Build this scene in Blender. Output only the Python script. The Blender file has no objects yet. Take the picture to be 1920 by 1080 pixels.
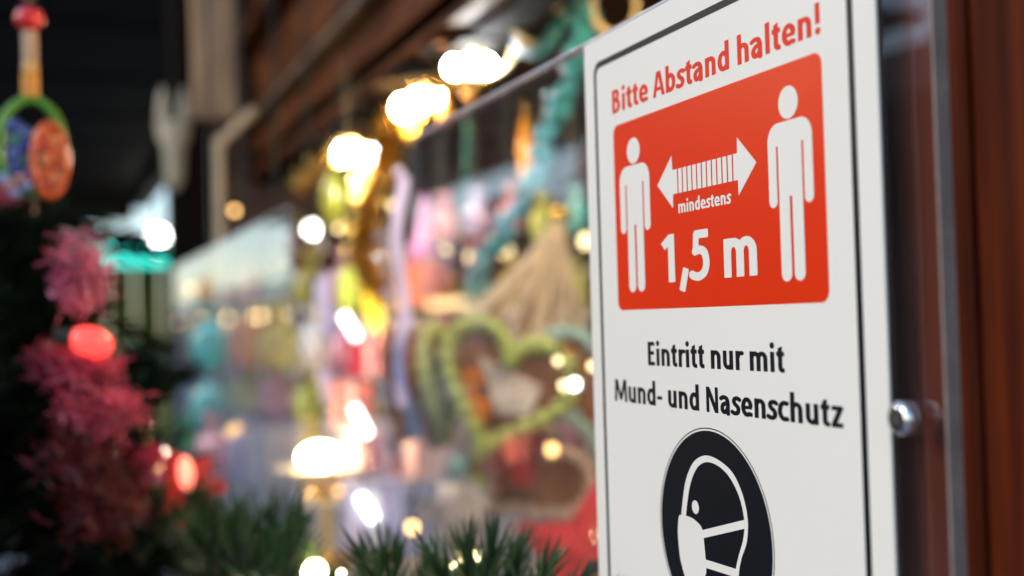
import bpy, math, random
import numpy as np
from mathutils import Vector, Matrix, Euler
R = math.radians
random.seed(7)
sc = bpy.context.scene
COL = sc.collection

# ---------------------------------------------------------------- camera
FPX = 2150.0                      # focal length in pixels of the 1920 px wide picture
YAW, PITCH, ROLL = R(21.838), R(1.592), math.atan(.027)
EYE = Vector((0, 0, 1.6))
Fw = Vector((math.sin(YAW)*math.cos(PITCH), math.cos(YAW)*math.cos(PITCH), math.sin(PITCH)))
R0 = Vector((math.cos(YAW), -math.sin(YAW), 0)); U0 = R0.cross(Fw)
Rt = R0*math.cos(ROLL) - U0*math.sin(ROLL); Up = R0*math.sin(ROLL) + U0*math.cos(ROLL)
cd = bpy.data.cameras.new('camera'); cam = bpy.data.objects.new('camera', cd); COL.objects.link(cam)
cam.matrix_world = Matrix(((Rt.x, Up.x, -Fw.x, EYE.x), (Rt.y, Up.y, -Fw.y, EYE.y), (Rt.z, Up.z, -Fw.z, EYE.z), (0, 0, 0, 1)))
cd.sensor_width = 36; cd.lens = FPX/1920*36; cd.clip_start = .02; cd.clip_end = 2000
cd.dof.use_dof = True; cd.dof.focus_distance = .445; cd.dof.aperture_fstop = 4.4; cd.dof.aperture_blades = 0
sc.camera = cam

# ---------------------------------------------------------------- sky, sun, exposure
SUN_EL, SUN_AZ = R(30), math.atan2(-.97, .22)       # from the lane side, ahead of the camera
w = bpy.data.worlds.new('World'); sc.world = w; w.use_nodes = True
nt = w.node_tree; bg = nt.nodes['Background']
sky = nt.nodes.new('ShaderNodeTexSky'); sky.sky_type = 'NISHITA'; sky.sun_disc = False
sky.sun_elevation = SUN_EL; sky.sun_rotation = SUN_AZ; sky.air_density = 1.0; sky.dust_density = .6; sky.ozone_density = 1.6
nt.links.new(sky.outputs[0], bg.inputs[0]); bg.inputs[1].default_value = .15
sl = bpy.data.lights.new('sun', 'SUN'); sl.energy = .65; sl.angle = R(14); sl.color = (1, .90, .74)
so = bpy.data.objects.new('sun', sl); COL.objects.link(so)
sd = Vector((math.sin(SUN_AZ)*math.cos(SUN_EL), math.cos(SUN_AZ)*math.cos(SUN_EL), math.sin(SUN_EL)))
so.rotation_euler = sd.to_track_quat('Z', 'Y').to_euler(); so.location = (-6, 5, 9)
vs = sc.view_settings; vs.view_transform = 'Standard'; vs.look = 'None'; vs.exposure = 0.85; vs.gamma = 1
sc.cycles.use_denoising = True
sc.cycles.max_bounces = 6; sc.cycles.transparent_max_bounces = 16; sc.cycles.sample_clamp_indirect = 6

# ---------------------------------------------------------------- helpers
def ray(x, y): return Fw + Rt*((x-960)/FPX) - Up*((y-540)/FPX)
def W(x, y, Y):
    """point of the place seen at photo position x, y that stands Y metres along the lane"""
    r = ray(x, y); return EYE + r*(Y/r.y)
def PXM(Y): return Y/math.cos(YAW)*.93/FPX      # metres per photo pixel about Y metres along

MATS = {}
def mat(name, col, rough=.6, metal=0., var=.15, scale=20., bump=0., coat=0., emit=None, estr=0., trans=0., sub=0., stretch=None, spec=.5, col2=None):
    if name in MATS: return MATS[name]
    m = bpy.data.materials.new(name); m.use_nodes = True; n = m.node_tree.nodes; L = m.node_tree.links
    b = n['Principled BSDF']
    tc = n.new('ShaderNodeTexCoord'); mp = n.new('ShaderNodeMapping'); L.new(tc.outputs['Object'], mp.inputs[0])
    if stretch: mp.inputs['Scale'].default_value = stretch
    nz = n.new('ShaderNodeTexNoise'); nz.inputs['Scale'].default_value = scale; nz.inputs['Detail'].default_value = 6
    L.new(mp.outputs[0], nz.inputs[0])
    rp = n.new('ShaderNodeValToRGB')
    c2 = col2 if col2 else tuple(max(0, c*(1-var*1.6)) for c in col)
    rp.color_ramp.elements[0].position = .3; rp.color_ramp.elements[1].position = .7
    rp.color_ramp.elements[0].color = (*c2, 1); rp.color_ramp.elements[1].color = (*[min(1, c*(1+var*.5)) for c in col], 1)
    L.new(nz.outputs[0], rp.inputs[0]); L.new(rp.outputs[0], b.inputs['Base Color'])
    b.inputs['Roughness'].default_value = rough; b.inputs['Metallic'].default_value = metal
    b.inputs['Coat Weight'].default_value = coat; b.inputs['Coat Roughness'].default_value = .15
    b.inputs['Specular IOR Level'].default_value = spec
    b.inputs['Transmission Weight'].default_value = trans
    if sub: b.inputs['Subsurface Weight'].default_value = sub; b.inputs['Subsurface Radius'].default_value = (.01, .006, .004)
    if emit: b.inputs['Emission Color'].default_value = (*emit, 1); b.inputs['Emission Strength'].default_value = estr
    if bump:
        bp = n.new('ShaderNodeBump'); bp.inputs['Strength'].default_value = bump; bp.inputs['Distance'].default_value = .004
        L.new(nz.outputs[0], bp.inputs['Height']); L.new(bp.outputs[0], b.inputs['Normal'])
    MATS[name] = m; return m

def wood(name, c1, c2, axis='Z', rough=.4, coat=.3, scale=1., spec=.2):
    """long grain along the given axis"""
    if name in MATS: return MATS[name]
    m = bpy.data.materials.new(name); m.use_nodes = True; n = m.node_tree.nodes; L = m.node_tree.links; b = n['Principled BSDF']
    tc = n.new('ShaderNodeTexCoord'); mp = n.new('ShaderNodeMapping'); L.new(tc.outputs['Object'], mp.inputs[0])
    s = [60*scale, 60*scale, 60*scale]; s['XYZ'.index(axis)] = 3.5*scale; mp.inputs['Scale'].default_value = s
    nz = n.new('ShaderNodeTexNoise'); nz.inputs['Scale'].default_value = 1; nz.inputs['Detail'].default_value = 8; nz.inputs['Distortion'].default_value = .6
    L.new(mp.outputs[0], nz.inputs[0])
    big = n.new('ShaderNodeTexNoise'); big.inputs['Scale'].default_value = 5; L.new(tc.outputs['Object'], big.inputs[0])
    mx = n.new('ShaderNodeMath'); mx.operation = 'MULTIPLY_ADD'; mx.inputs[1].default_value = .7; L.new(nz.outputs[0], mx.inputs[0])
    ml = n.new('ShaderNodeMath'); ml.operation = 'MULTIPLY'; ml.inputs[1].default_value = .35; L.new(big.outputs[0], ml.inputs[0]); L.new(ml.outputs[0], mx.inputs[2])
    rp = n.new('ShaderNodeValToRGB'); rp.color_ramp.elements[0].position = .42; rp.color_ramp.elements[1].position = .62
    rp.color_ramp.elements[0].color = (*c2, 1); rp.color_ramp.elements[1].color = (*c1, 1)
    L.new(mx.outputs[0], rp.inputs[0]); L.new(rp.outputs[0], b.inputs['Base Color'])
    b.inputs['Roughness'].default_value = rough; b.inputs['Coat Weight'].default_value = coat; b.inputs['Coat Roughness'].default_value = .3; b.inputs['Specular IOR Level'].default_value = spec
    bp = n.new('ShaderNodeBump'); bp.inputs['Strength'].default_value = .5; bp.inputs['Distance'].default_value = .001
    L.new(nz.outputs[0], bp.inputs['Height']); L.new(bp.outputs[0], b.inputs['Normal'])
    MATS[name] = m; return m

def lampmat(name, col, st):
    return mat(name, tuple(min(1, c) for c in col), rough=.3, var=0, emit=col, estr=st)

def clear_sheet(name, tint=(.97, .98, 1), extra=1.0, haze=.0):
    """clear acrylic: see-through with a Fresnel mirror image of the lane"""
    m = bpy.data.materials.new(name); m.use_nodes = True; n = m.node_tree.nodes; L = m.node_tree.links
    for q in list(n): n.remove(q)
    out = n.new('ShaderNodeOutputMaterial'); tr = n.new('ShaderNodeBsdfTransparent'); tr.inputs[0].default_value = (*tint, 1)
    gl = n.new('ShaderNodeBsdfGlossy'); gl.inputs['Roughness'].default_value = .012
    geo = n.new('ShaderNodeNewGeometry'); ior = n.new('ShaderNodeMapRange')
    ior.inputs[3].default_value = 1.59; ior.inputs[4].default_value = 1/1.59
    L.new(geo.outputs['Backfacing'], ior.inputs[0])
    fr = n.new('ShaderNodeFresnel'); L.new(ior.outputs[0], fr.inputs[0])
    nz = n.new('ShaderNodeTexNoise'); nz.inputs['Scale'].default_value = 7; nz.inputs['Detail'].default_value = 3
    tc = n.new('ShaderNodeTexCoord'); L.new(tc.outputs['Object'], nz.inputs[0])
    bp = n.new('ShaderNodeBump'); bp.inputs['Strength'].default_value = .06; bp.inputs['Distance'].default_value = .004
    L.new(nz.outputs[0], bp.inputs['Height']); L.new(bp.outputs[0], gl.inputs['Normal'])
    df = n.new('ShaderNodeBsdfDiffuse'); df.inputs[0].default_value = (.85, .85, .88, 1)
    n2 = n.new('ShaderNodeTexNoise'); n2.inputs['Scale'].default_value = 14; n2.inputs['Detail'].default_value = 7; L.new(tc.outputs['Object'], n2.inputs[0])
    mr = n.new('ShaderNodeMapRange'); mr.inputs[1].default_value = .3; mr.inputs[2].default_value = .75; mr.inputs[3].default_value = haze*.4; mr.inputs[4].default_value = haze
    L.new(n2.outputs[0], mr.inputs[0]); m0 = n.new('ShaderNodeMixShader'); L.new(mr.outputs[0], m0.inputs[0]); L.new(tr.outputs[0], m0.inputs[1]); L.new(df.outputs[0], m0.inputs[2])
    mx = n.new('ShaderNodeMixShader'); L.new(fr.outputs[0], mx.inputs[0]); L.new(m0.outputs[0], mx.inputs[1]); L.new(gl.outputs[0], mx.inputs[2])
    L.new(mx.outputs[0], out.inputs[0]); MATS[name] = m; return m

class MB:
    def __init__(s): s.v = []; s.f = []
    def add(s, vs, fs):
        o = len(s.v); s.v += [tuple(p) for p in vs]; s.f += [tuple(i+o for i in f) for f in fs]; return s
    def box(s, x0, x1, y0, y1, z0, z1, rot=None, c=None):
        P = [Vector((x, y, z)) for z in (z0, z1) for y in (y0, y1) for x in (x0, x1)]
        if rot is not None:
            cc = Vector(c) if c is not None else Vector(((x0+x1)/2, (y0+y1)/2, (z0+z1)/2)); P = [rot @ (p-cc)+cc for p in P]
        return s.add(P, [(0, 2, 3, 1), (4, 5, 7, 6), (0, 1, 5, 4), (2, 6, 7, 3), (0, 4, 6, 2), (1, 3, 7, 5)])
    def tube(s, pts, r, n=8, cap=True, closed=False):
        pts = [Vector(p) for p in pts]; k = len(pts); rs = r if isinstance(r, (list, tuple)) else [r]*k
        vs = []; fs = []; prev = None
        for i, p in enumerate(pts):
            a = pts[(i-1) % k] if (closed or i > 0) else p; b = pts[(i+1) % k] if (closed or i < k-1) else p
            t = (b-a).normalized() if (b-a).length > 1e-9 else Vector((0, 0, 1))
            if prev is None: prev = t.orthogonal().normalized()
            prev = (prev - t*prev.dot(t)); prev = prev.normalized() if prev.length > 1e-6 else t.orthogonal().normalized()
            q = t.cross(prev)
            for j in range(n):
                an = 2*math.pi*j/n; vs.append(p+(prev*math.cos(an)+q*math.sin(an))*rs[i])
        m = k if closed else k-1
        for i in range(m):
            for j in range(n):
                a = i*n+j; b = i*n+(j+1) % n; c = ((i+1) % k)*n; fs.append((a, b, c+(j+1) % n, c+j))
        if cap and not closed: fs += [tuple(range(n-1, -1, -1)), tuple(range((k-1)*n, k*n))]
        return s.add(vs, fs)
    def lathe(s, prof, n=20, c=(0, 0, 0), sx=1, sy=1, rot=None):
        vs = []; fs = []; c = Vector(c)
        for (r, z) in prof:
            for j in range(n):
                a = 2*math.pi*j/n; p = Vector((r*math.cos(a)*sx, r*math.sin(a)*sy, z))
                vs.append((rot @ p if rot is not None else p)+c)
        for i in range(len(prof)-1):
            for j in range(n): fs.append((i*n+j, i*n+(j+1) % n, (i+1)*n+(j+1) % n, (i+1)*n+j))
        fs += [tuple(range(n-1, -1, -1)), tuple(range((len(prof)-1)*n, len(prof)*n))]
        return s.add(vs, fs)
    def ball(s, c, r, n=14, m=9, sx=1, sy=1, sz=1, rot=None):
        return s.lathe([(max(1e-5, r*math.sin(math.pi*i/m)), -r*sz*math.cos(math.pi*i/m)) for i in range(m+1)], n, c, sx, sy, rot)
    def build(s, name, m, parent=None, smooth=False, loc=None):
        me = bpy.data.meshes.new(name); me.from_pydata(s.v, [], s.f); me.update()
        if smooth: me.shade_smooth()
        return link(name, me, m, parent, loc)
def link(name, me, m, parent=None, loc=None):
    if m is not None and not me.materials: me.materials.append(m)
    o = bpy.data.objects.new(name, me); COL.objects.link(o)
    if parent is not None: o.parent = parent
    if loc is not None: o.location = loc
    return o
def bevel(o, w, seg=2):
    md = o.modifiers.new('bevel', 'BEVEL'); md.width = w; md.segments = seg; md.limit_method = 'ANGLE'; return o
def tag(o, label, cat, group=None, kind=None):
    if label: o['label'] = label
    if cat: o['category'] = cat
    if group: o['group'] = group
    if kind: o['kind'] = kind
    return o
def thing(name, label, cat, loc=(0, 0, 0), rot=(0, 0, 0), group=None):
    o = bpy.data.objects.new(name, None); COL.objects.link(o); o.empty_display_size = .02
    o.location = loc; o.rotation_euler = rot; return tag(o, label, cat, group)

# ---------------------------------------------------------------- shared materials
M_post = wood('varnished_redbrown_wood', (.13, .022, .005), (.030, .005, .002), 'Z', .5, .0, spec=.06)
M_dark = wood('dark_stained_wood', (.020, .009, .005), (.007, .004, .0025), 'Y', .7, .0, spec=.08)
M_fasc = wood('brown_fascia_wood', (.15, .048, .013), (.034, .011, .005), 'Y', .6, .0, spec=.08)
M_back = wood('pale_pine_wood', (.17, .075, .045), (.07, .030, .018), 'X', .55, .1)
M_cream = mat('cream_paint', (.62, .54, .38), .5, var=.12)
M_black = mat('black_ink', (.008, .009, .012), .36, var=.05, spec=.3)
M_white = mat('white_print', (.79, .745, .66), .42, var=.015, scale=9, spec=.25)
M_red = mat('orange_red_print', (.72, .034, .005), .30, var=.05, scale=6, spec=.2)
M_redtx = mat('red_lettering_print', (.72, .034, .008), .42, var=.03, spec=.25)
M_sheet = clear_sheet('clear_acrylic', haze=.012)
M_edge = mat('sawn_acrylic_edge', (.32, .26, .22), .6, var=.2, scale=60)
M_steel = mat('polished_screw_steel', (.72, .72, .72), .18, 1., var=.05)
M_wire = mat('dark_cable', (.02, .03, .02), .5)
M_fir = mat('fir_needle_green', (.050, .105, .030), .45, var=.5, scale=25, col2=(.016, .040, .014))
M_twig = mat('fir_twig_brown', (.08, .045, .025), .8, var=.3)
M_gold = mat('gold_tinsel', (.85, .55, .12), .25, .9, var=.2)

# ---------------------------------------------------------------- ground and lane
pv = mat('grey_paving', (.30, .29, .30), .7, var=.35, scale=1.3, bump=.2)
tag(MB().add([(-90, -40, 0), (90, -40, 0), (90, 200, 0), (-90, 200, 0)], [(0, 1, 2, 3)]).build('ground', pv), None, None, kind='structure')

# ---------------------------------------------------------------- the stall that carries the sign
XF = .2414                                  # front face of the acrylic sheet
ZE = 1.6
stall = thing('market_stall', 'dark wooden market stall with fascia boards, shelf and redbrown corner post', 'stall', (0, 0, 0))
b = MB().box(.2495, .34, -.30, .259, 0, ZE+.9); bevel(b.build('post', M_post, stall), .002)
b = MB().box(.2505, .34, .262, .372, 0, ZE+.9); bevel(b.build('post', M_post, stall), .002)
b = MB().box(.25, .34, 2.69, 2.78, 0, ZE+.95); bevel(b.build('post', M_dark, stall), .003)
for i in range(13):                         # end wall boards
    x0 = .345+i*.125
    b = MB().box(x0, x0+.121, 2.70+.004*(i % 2), 2.73, .05, ZE+.9); bevel(b.build('wall_board', M_back, stall), .002)
for i in range(22):                         # rear wall boards
    y0 = -.25+i*.135
    b = MB().box(1.96+.004*(i % 2), 1.99, y0, y0+.131, .05, ZE+.9); bevel(b.build('wall_board', M_back, stall), .002)
b = MB().box(.26, 1.95, -.2, 2.68, ZE-.37, ZE-.335); bevel(b.build('counter_board', mat('pale_counter_cloth', (.60, .57, .58), .5, var=.12, scale=8), stall), .003)
for i in range(6):                          # front panelling under the counter
    z0 = .04+i*.195
    b = MB().box(.262, .29, .38, 2.68, z0, z0+.19); bevel(b.build('front_board', M_dark, stall), .003)
# fascia boards over the opening, stepped, with dark joints
M_trim = mat('worn_tan_trim', (.20, .13, .07), .5, var=.35, scale=12)
for k, (x0, x1, z0, z1, m) in enumerate([(.420, .45, .338, .352, M_fasc), (.432, .45, .385, .445, M_fasc), (.405, .45, .450, .464, M_trim), (.432, .45, .500, .615, M_fasc), (.385, .45, .625, .640, M_fasc), (.432, .45, .685, .86, M_fasc)]):
    b = MB().box(x0, x1, -.2, 2.68, ZE+z0, ZE+z1); bevel(b.build('fascia_board', m, stall), .003)
b = MB().box(.452, .50, -.2, 2.68, ZE+.33, ZE+.90); b.build('lintel', mat('black_lintel', (.008, .006, .005), .8, spec=.05), stall)
b = MB().box(.300, .392, 2.62, 2.66, ZE+.47, ZE+.90); bevel(b.build('bracket_board', mat('pine_painted_lamplight', (.74, .43, .22), .5, var=.3, scale=8, stretch=(8, 8, 1)), stall), .004)  # warm lamplight on this board is put into its colour
for i in range(16):
    x0 = .385+i*.10
    b = MB().box(x0, x0+.097, -.3, 2.85, ZE+.905+.003*(i % 2), ZE+.93); bevel(b.build('roof_board', M_dark, stall), .002)
for y in (.7, 1.5, 2.3):
    b = MB().box(.39, 1.95, y, y+.07, ZE+.932, ZE+1.0); bevel(b.build('rafter', M_dark, stall), .003)
b = MB().box(1.0, 1.94, 2.50, 2.695, ZE-.08, ZE-.062); b.build('shelf', M_back, stall)
b = MB().box(.36, 1.94, 2.50, 2.695, ZE+.14, ZE+.158); b.build('shelf', M_back, stall)

# ---------------------------------------------------------------- acrylic screens
def screen(label, y0, y1, z0, z1, x):
    t = thing('acrylic_screen', label, 'screen', (x, y0, z0))
    me = MB().box(0, .006, 0, y1-y0, 0, z1-z0).build('sheet', M_sheet, t)
    if y0 < .5: MB().box(.0003, .0057, -.0008, -.0001, 0, z1-z0).build('edge', M_edge, t)
    MB().box(.0003, .0057, 0, y1-y0, z1-z0+.0001, z1-z0+.0009).build('edge', mat('bright_acrylic_edge', (.70, .70, .80), .3, var=.05), t)
    return t
screen('near clear acrylic screen carrying the white distance notice', .2655, .792, ZE-.33, ZE+.1326, XF)
screen('far clear acrylic screen mirroring the lane and the sky', 1.30, 2.60, ZE-.33, ZE+.134, XF+.006)

# screw through the sheet
t = thing('screw', 'shiny domed steel screw in the acrylic beside the notice', 'screw', (XF-.0005, .2780, ZE-.0328)); t.scale = (1.1, 1.15, 1.15)
rt = Matrix.Rotation(-math.pi/2, 3, 'Y')     # local z -> -X
b = MB().lathe([(.0024, -.001), (.0024, .0010), (.0046, .0012), (.0047, .0020), (.0047, .0036), (.0045, .0046), (.0040, .0053), (.0032, .0058), (.0022, .0060), (.0001, .0060)], 32, rot=rt); b.build('head', M_steel, t, True)
P = []
for k in range(24):
    a_ = k*math.pi/12; r_ = .0019*(1+.20*math.cos(6*a_)); P.append(rt @ Vector((r_*math.cos(a_), r_*math.sin(a_), .00612)))
P += [p+Vector((.0001, 0, 0)) for p in P]
MB().add(P, [tuple(range(24)), tuple(range(47, 23, -1))]+[(k, (k+1) % 24, 24+(k+1) % 24, 24+k) for k in range(24)]).build('recess_shade_star', mat('recess_shade', (.10, .10, .09), .5, .6), t)  # dark star plate paints the shade inside the recess

# ---------------------------------------------------------------- the notice
SW, SH = .210, .297
sign = thing('notice_sign', 'white notice with red two-person panel, lettering and black mask symbol', 'sign')
sign.matrix_world = Matrix(((0, 0, -1, XF-.0003), (-1, 0, 0, .49744), (0, 1, 0, ZE+.1314), (0, 0, 0, 1)))
def flat(name, polys, z, m, parent=sign):
    """polygons in millimetres from the notice's top left corner"""
    b = MB()
    for P in polys: b.add([(x/1000, -y/1000, z/1000) for x, y in P], [tuple(range(len(P)-1, -1, -1))])
    return b.build(name, m, parent)
def rrect(x0, y0, x1, y1, r, n=8):
    P = []
    for cx, cy, a0 in ((x1-r, y0+r, -90), (x1-r, y1-r, 0), (x0+r, y1-r, 90), (x0+r, y0+r, 180)):
        for i in range(n+1): a = R(a0+90*i/n); P.append((cx+r*math.cos(a), cy+r*math.sin(a)))
    return P
def ring(outer, inner):
    n = len(outer); return [(outer[i], outer[(i+1) % n], inner[(i+1) % n], inner[i]) for i in range(n)]
def circ(cx, cy, rx, ry=None, n=48): ry = ry or rx; return [(cx+rx*math.cos(2*math.pi*i/n), cy+ry*math.sin(2*math.pi*i/n)) for i in range(n)]
b = MB().box(0, SW, -SH, 0, 0, .0012); bevel(b.build('panel', M_white, sign), .0004)
ZS = 1.26                                    # print lies just proud of the panel
flat('border', ring(rrect(10.4, 11.2, 199.3, 286.6, 6), rrect(13.0, 14.2, 196.3, 283.6, 4)), ZS, M_black)
flat('red_field', [rrect(28.9, 44.1, 182.6, 128.4, 4.2)], ZS, M_red)
# --- lettering: pen-stroke letters filled by marching squares
HX, HY = .073, .055
class G:
    def __init__(s, adv, y0=None, y1=None): s.adv = adv; s.it = []; s.cl = []; s.y = (y0, y1)
    def box(s, x0, x1, y0, y1): s.it.append(('b', x0, x1, y0, y1)); return s
    def stem(s, x, y0, y1, h=HX): return s.box(x-h, x+h, y0, y1)
    def bar(s, x0, x1, y, h=HY): return s.box(x0, x1, y-h, y+h)
    def path(s, pts, hx=HX, hy=HY, butt=True): s.it.append(('p', [tuple(p) for p in pts], hx, hy, butt)); return s
    def dot(s, x, y, rx=.078, ry=.078): s.it.append(('d', x, y, rx, ry)); return s
    def clip(s, a, b_, c): s.cl.append((a, b_, c)); return s       # keep a*x+b*y<=c
def arc(cx, cy, rx, ry, a0, a1, n=18): return [(cx+rx*math.cos(R(a0+(a1-a0)*i/n)), cy+ry*math.sin(R(a0+(a1-a0)*i/n))) for i in range(n+1)]
def cat(P, n=6):
    Q = []; P = [P[0]]+list(P)+[P[-1]]
    for i in range(1, len(P)-2):
        a, b_, c, d = P[i-1:i+3]
        for k in range(n):
            t_ = k/n
            Q.append(tuple(.5*((2*b_[j])+(c[j]-a[j])*t_+(2*a[j]-5*b_[j]+4*c[j]-d[j])*t_*t_+(3*b_[j]-a[j]-3*c[j]+d[j])*t_**3) for j in (0, 1)))
    return Q+[P[-2]]
def arch(g, x0, x1, top=.484): rx = (x1-x0)/2; return g.path(arc(x0+rx, top-HY-.125, rx, .125, 165, 0)+[(x1, 0)])
def turn(src, adv):
    g = G(adv)
    for q in src.it:
        if q[0] == 'b': g.box(adv-q[2], adv-q[1], .484-q[4], .484-q[3])
        else: g.path([(adv-x, .484-y) for x, y in q[1]], q[2], q[3], q[4])
    return g
def bowl(g, cx, side):
    a = 50 if side > 0 else 130
    P = arc(cx, .242, .132, .192, a, 360-a, 30) if side > 0 else arc(cx, .242, .132, .192, a, -a, 30)
    e = cx+side*.135
    return g.path([(e, .36)]+P+[(e, .12)])
GL = {}
GL['n'] = arch(G(.487).stem(.12, 0, .484), .12, .367); GL['h'] = arch(G(.487).stem(.12, 0, .71), .12, .367)
GL['m'] = arch(arch(G(.726).stem(.12, 0, .484), .12, .363), .363, .606); GL['u'] = turn(GL['n'], .487)
GL['r'] = G(.325).stem(.12, 0, .484).path(cat([(.12, .30), (.16, .385), (.215, .425), (.30, .428)]))
GL['i'] = G(.24).stem(.12, 0, .484).dot(.12, .635); GL['l'] = G(.24).stem(.12, 0, .71)
GL['t'] = G(.31).path([(.145, .62)]+cat([(.145, .16), (.155, .09), (.20, .054), (.29, .054)])).bar(.02, .285, .434).clip(-.35, 1, .545).clip(1, 0, .29)
GL['e'] = G(.453).path(arc(.228, .242, .138, .192, 2, 300, 34)+[(.365, .062), (.40, .075)]).bar(.10, .41, .232, .042).clip(1, -.0, .432)
GL['a'] = G(.448).path(cat([(.055, .395), (.12, .425), (.20, .433), (.28, .40), (.322, .30), (.322, .15), (.328, 0)])).path(cat([(.322, .285), (.21, .27), (.125, .225), (.102, .145), (.13, .07), (.195, .050), (.27, .09), (.322, .17)]))
GL['s'] = G(.364).path(cat([(.325, .402), (.26, .430), (.19, .432), (.125, .40), (.112, .345), (.145, .29), (.21, .245), (.262, .2), (.275, .135), (.24, .072), (.175, .051), (.105, .055), (.035, .085)]))
GL['c'] = G(.367).path([(.35, .408), (.30, .428)]+arc(.225, .242, .15, .192, 75, 285, 30)+[(.30, .056), (.355, .075)])
GL['d'] = bowl(G(.49).stem(.372, 0, .71), .236, 1); GL['b'] = bowl(G(.49).stem(.12, 0, .71), .256, -1)
GL['z'] = G(.387).bar(.035, .352, .432).bar(.03, .355, .052).path([(.315, .47), (.07, .015)], .072, .06).clip(0, 1, .484).clip(0, -1, 0)
GL['B'] = G(.51).stem(.125, 0, .674).path(cat([(.12, .622), (.22, .622), (.315, .60), (.345, .52), (.315, .42), (.22, .375), (.12, .372)])).path(cat([(.12, .365), (.25, .362), (.35, .31), (.378, .205), (.35, .1), (.25, .053), (.12, .052)]))
GL['A'] = G(.53).path([(.055, -.05), (.25, .73)], .064).path([(.475, -.05), (.28, .73)], .064).bar(.15, .39, .205, .05).clip(0, 1, .674).clip(0, -1, 0)
GL['E'] = G(.425).stem(.125, 0, .674).bar(.12, .385, .62).bar(.12, .36, .358).bar(.12, .392, .054)
GL['M'] = G(.72).path([(.08, -.05), (.125, .73)], .062).path([(.64, -.05), (.595, .73)], .062).path([(.115, .74), (.36, .06)], .062).path([(.605, .74), (.36, .06)], .062).clip(0, 1, .674).clip(0, -1, 0)
GL['N'] = G(.59).stem(.115, 0, .674, .06).stem(.475, 0, .674, .06).path([(.095, .72), (.495, -.05)], .07).clip(0, 1, .674).clip(0, -1, 0)
GL['-'] = G(.30).bar(.03, .27, .235, .048); GL[' '] = G(.20)
GL['!'] = G(.25).path([(.125, .72), (.125, .225)], .066).dot(.125, .072).clip(0, 1, .674)
GL['1'] = G(.46).stem(.285, 0, .65, .075).path([(.30, .615), (.09, .49)], .075, .06).clip(0, 1, .65)
GL['5'] = G(.487).bar(.125, .425, .595, .055).path([(.165, .62), (.145, .34)], .062).path(cat([(.125, .375), (.23, .392), (.335, .35), (.37, .22), (.33, .105), (.23, .052), (.13, .052), (.05, .08)]), .07, .055)
GL[','] = G(.23).path([(.155, .17), (.055, -.13)], .068, .06)
def field(g, X, Y):
    D = np.full(X.shape, 9.)
    for q in g.it:
        if q[0] == 'b': d = np.maximum(np.abs(X-(q[1]+q[2])/2)-(q[2]-q[1])/2, np.abs(Y-(q[3]+q[4])/2)-(q[4]-q[3])/2)
        elif q[0] == 'd': d = (np.hypot((X-q[1])/q[3], (Y-q[2])/q[4])-1)*q[3]
        else:
            P, hx, hy, butt = q[1:]; d = np.full(X.shape, 9.); k = len(P)
            for i in range(k-1):
                ax, ay = P[i][0]/hx, P[i][1]/hy; bx, by = P[i+1][0]/hx, P[i+1][1]/hy
                ux, uy = bx-ax, by-ay; l2 = ux*ux+uy*uy+1e-12
                tt = ((X/hx-ax)*ux+(Y/hy-ay)*uy)/l2; tc = np.clip(tt, 0, 1)
                e = (np.hypot(X/hx-ax-tc*ux, Y/hy-ay-tc*uy)-1)*hx
                if butt and i == 0: e = np.maximum(e, -tt*math.sqrt(l2)*hx)
                if butt and i == k-2: e = np.maximum(e, (tt-1)*math.sqrt(l2)*hx)
                d = np.minimum(d, e)
        D = np.minimum(D, d)
    for a, b_, c in g.cl: D = np.maximum(D, (a*X+b_*Y-c)/math.hypot(a, b_))
    return D
def march(xs, ys, D):
    """polygons of the region D<0"""
    out = []; ny, nx = D.shape; ins = D < 0
    for j in range(ny-1):
        run = None
        for i in range(nx-1):
            c = [ins[j, i], ins[j, i+1], ins[j+1, i+1], ins[j+1, i]]; s_ = sum(c)
            if s_ == 4:
                if run is None: run = i
                continue
            if run is not None: out.append([(xs[run], ys[j]), (xs[i], ys[j]), (xs[i], ys[j+1]), (xs[run], ys[j+1])]); run = None
            if s_ == 0: continue
            K = [(i, j), (i+1, j), (i+1, j+1), (i, j+1)]; P = []
            for a in range(4):
                p, q = K[a], K[(a+1) % 4]; dp, dq = D[p[1], p[0]], D[q[1], q[0]]
                if dp < 0: P.append((xs[p[0]], ys[p[1]]))
                if (dp < 0) != (dq < 0):
                    t_ = dp/(dp-dq); P.append((xs[p[0]]+(xs[q[0]]-xs[p[0]])*t_, ys[p[1]]+(ys[q[1]]-ys[p[1]])*t_))
            if len(P) > 2: out.append(P)
        if run is not None: out.append([(xs[run], ys[j]), (xs[nx-1], ys[j]), (xs[nx-1], ys[j+1]), (xs[run], ys[j+1])])
    return out
CACHE = {}
def glyph(ch):
    if ch not in CACHE:
        g = GL[ch]; xs = np.arange(-.06, g.adv+.08, .0135); ys = np.arange(-.2, .76, .0135)
        X, Y = np.meshgrid(xs, ys); CACHE[ch] = march(xs, ys, field(g, X, Y)) if g.it else []
    return CACHE[ch]
def text(body, x0, x1, base, em, m, z, track=0):
    pen = 0; polys = []
    for ch in body:
        polys += [[(x+pen, y) for x, y in P] for P in glyph(ch)]; pen += GL[ch].adv+track
    mn = min(x for P in polys for x, y in P); mxx = max(x for P in polys for x, y in P); k = (x1-x0)/(mxx-mn)
    print('TEXT', body, 'x/y ratio', round(k/em, 3))
    return flat('lettering', [[(x0+(x-mn)*k, base-y*em) for x, y in reversed(P)] for P in polys], z, m)
text('Bitte Abstand halten!', 28.7, 182.7, 38.3, 15.9, M_redtx, ZS)
text('mindestens', 85.8, 125.6, 89.4, 7.8, M_white, ZS+.12)
text('1,5 m', 70.6, 141.3, 117.5, 30.8, M_white, ZS+.12)
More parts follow.
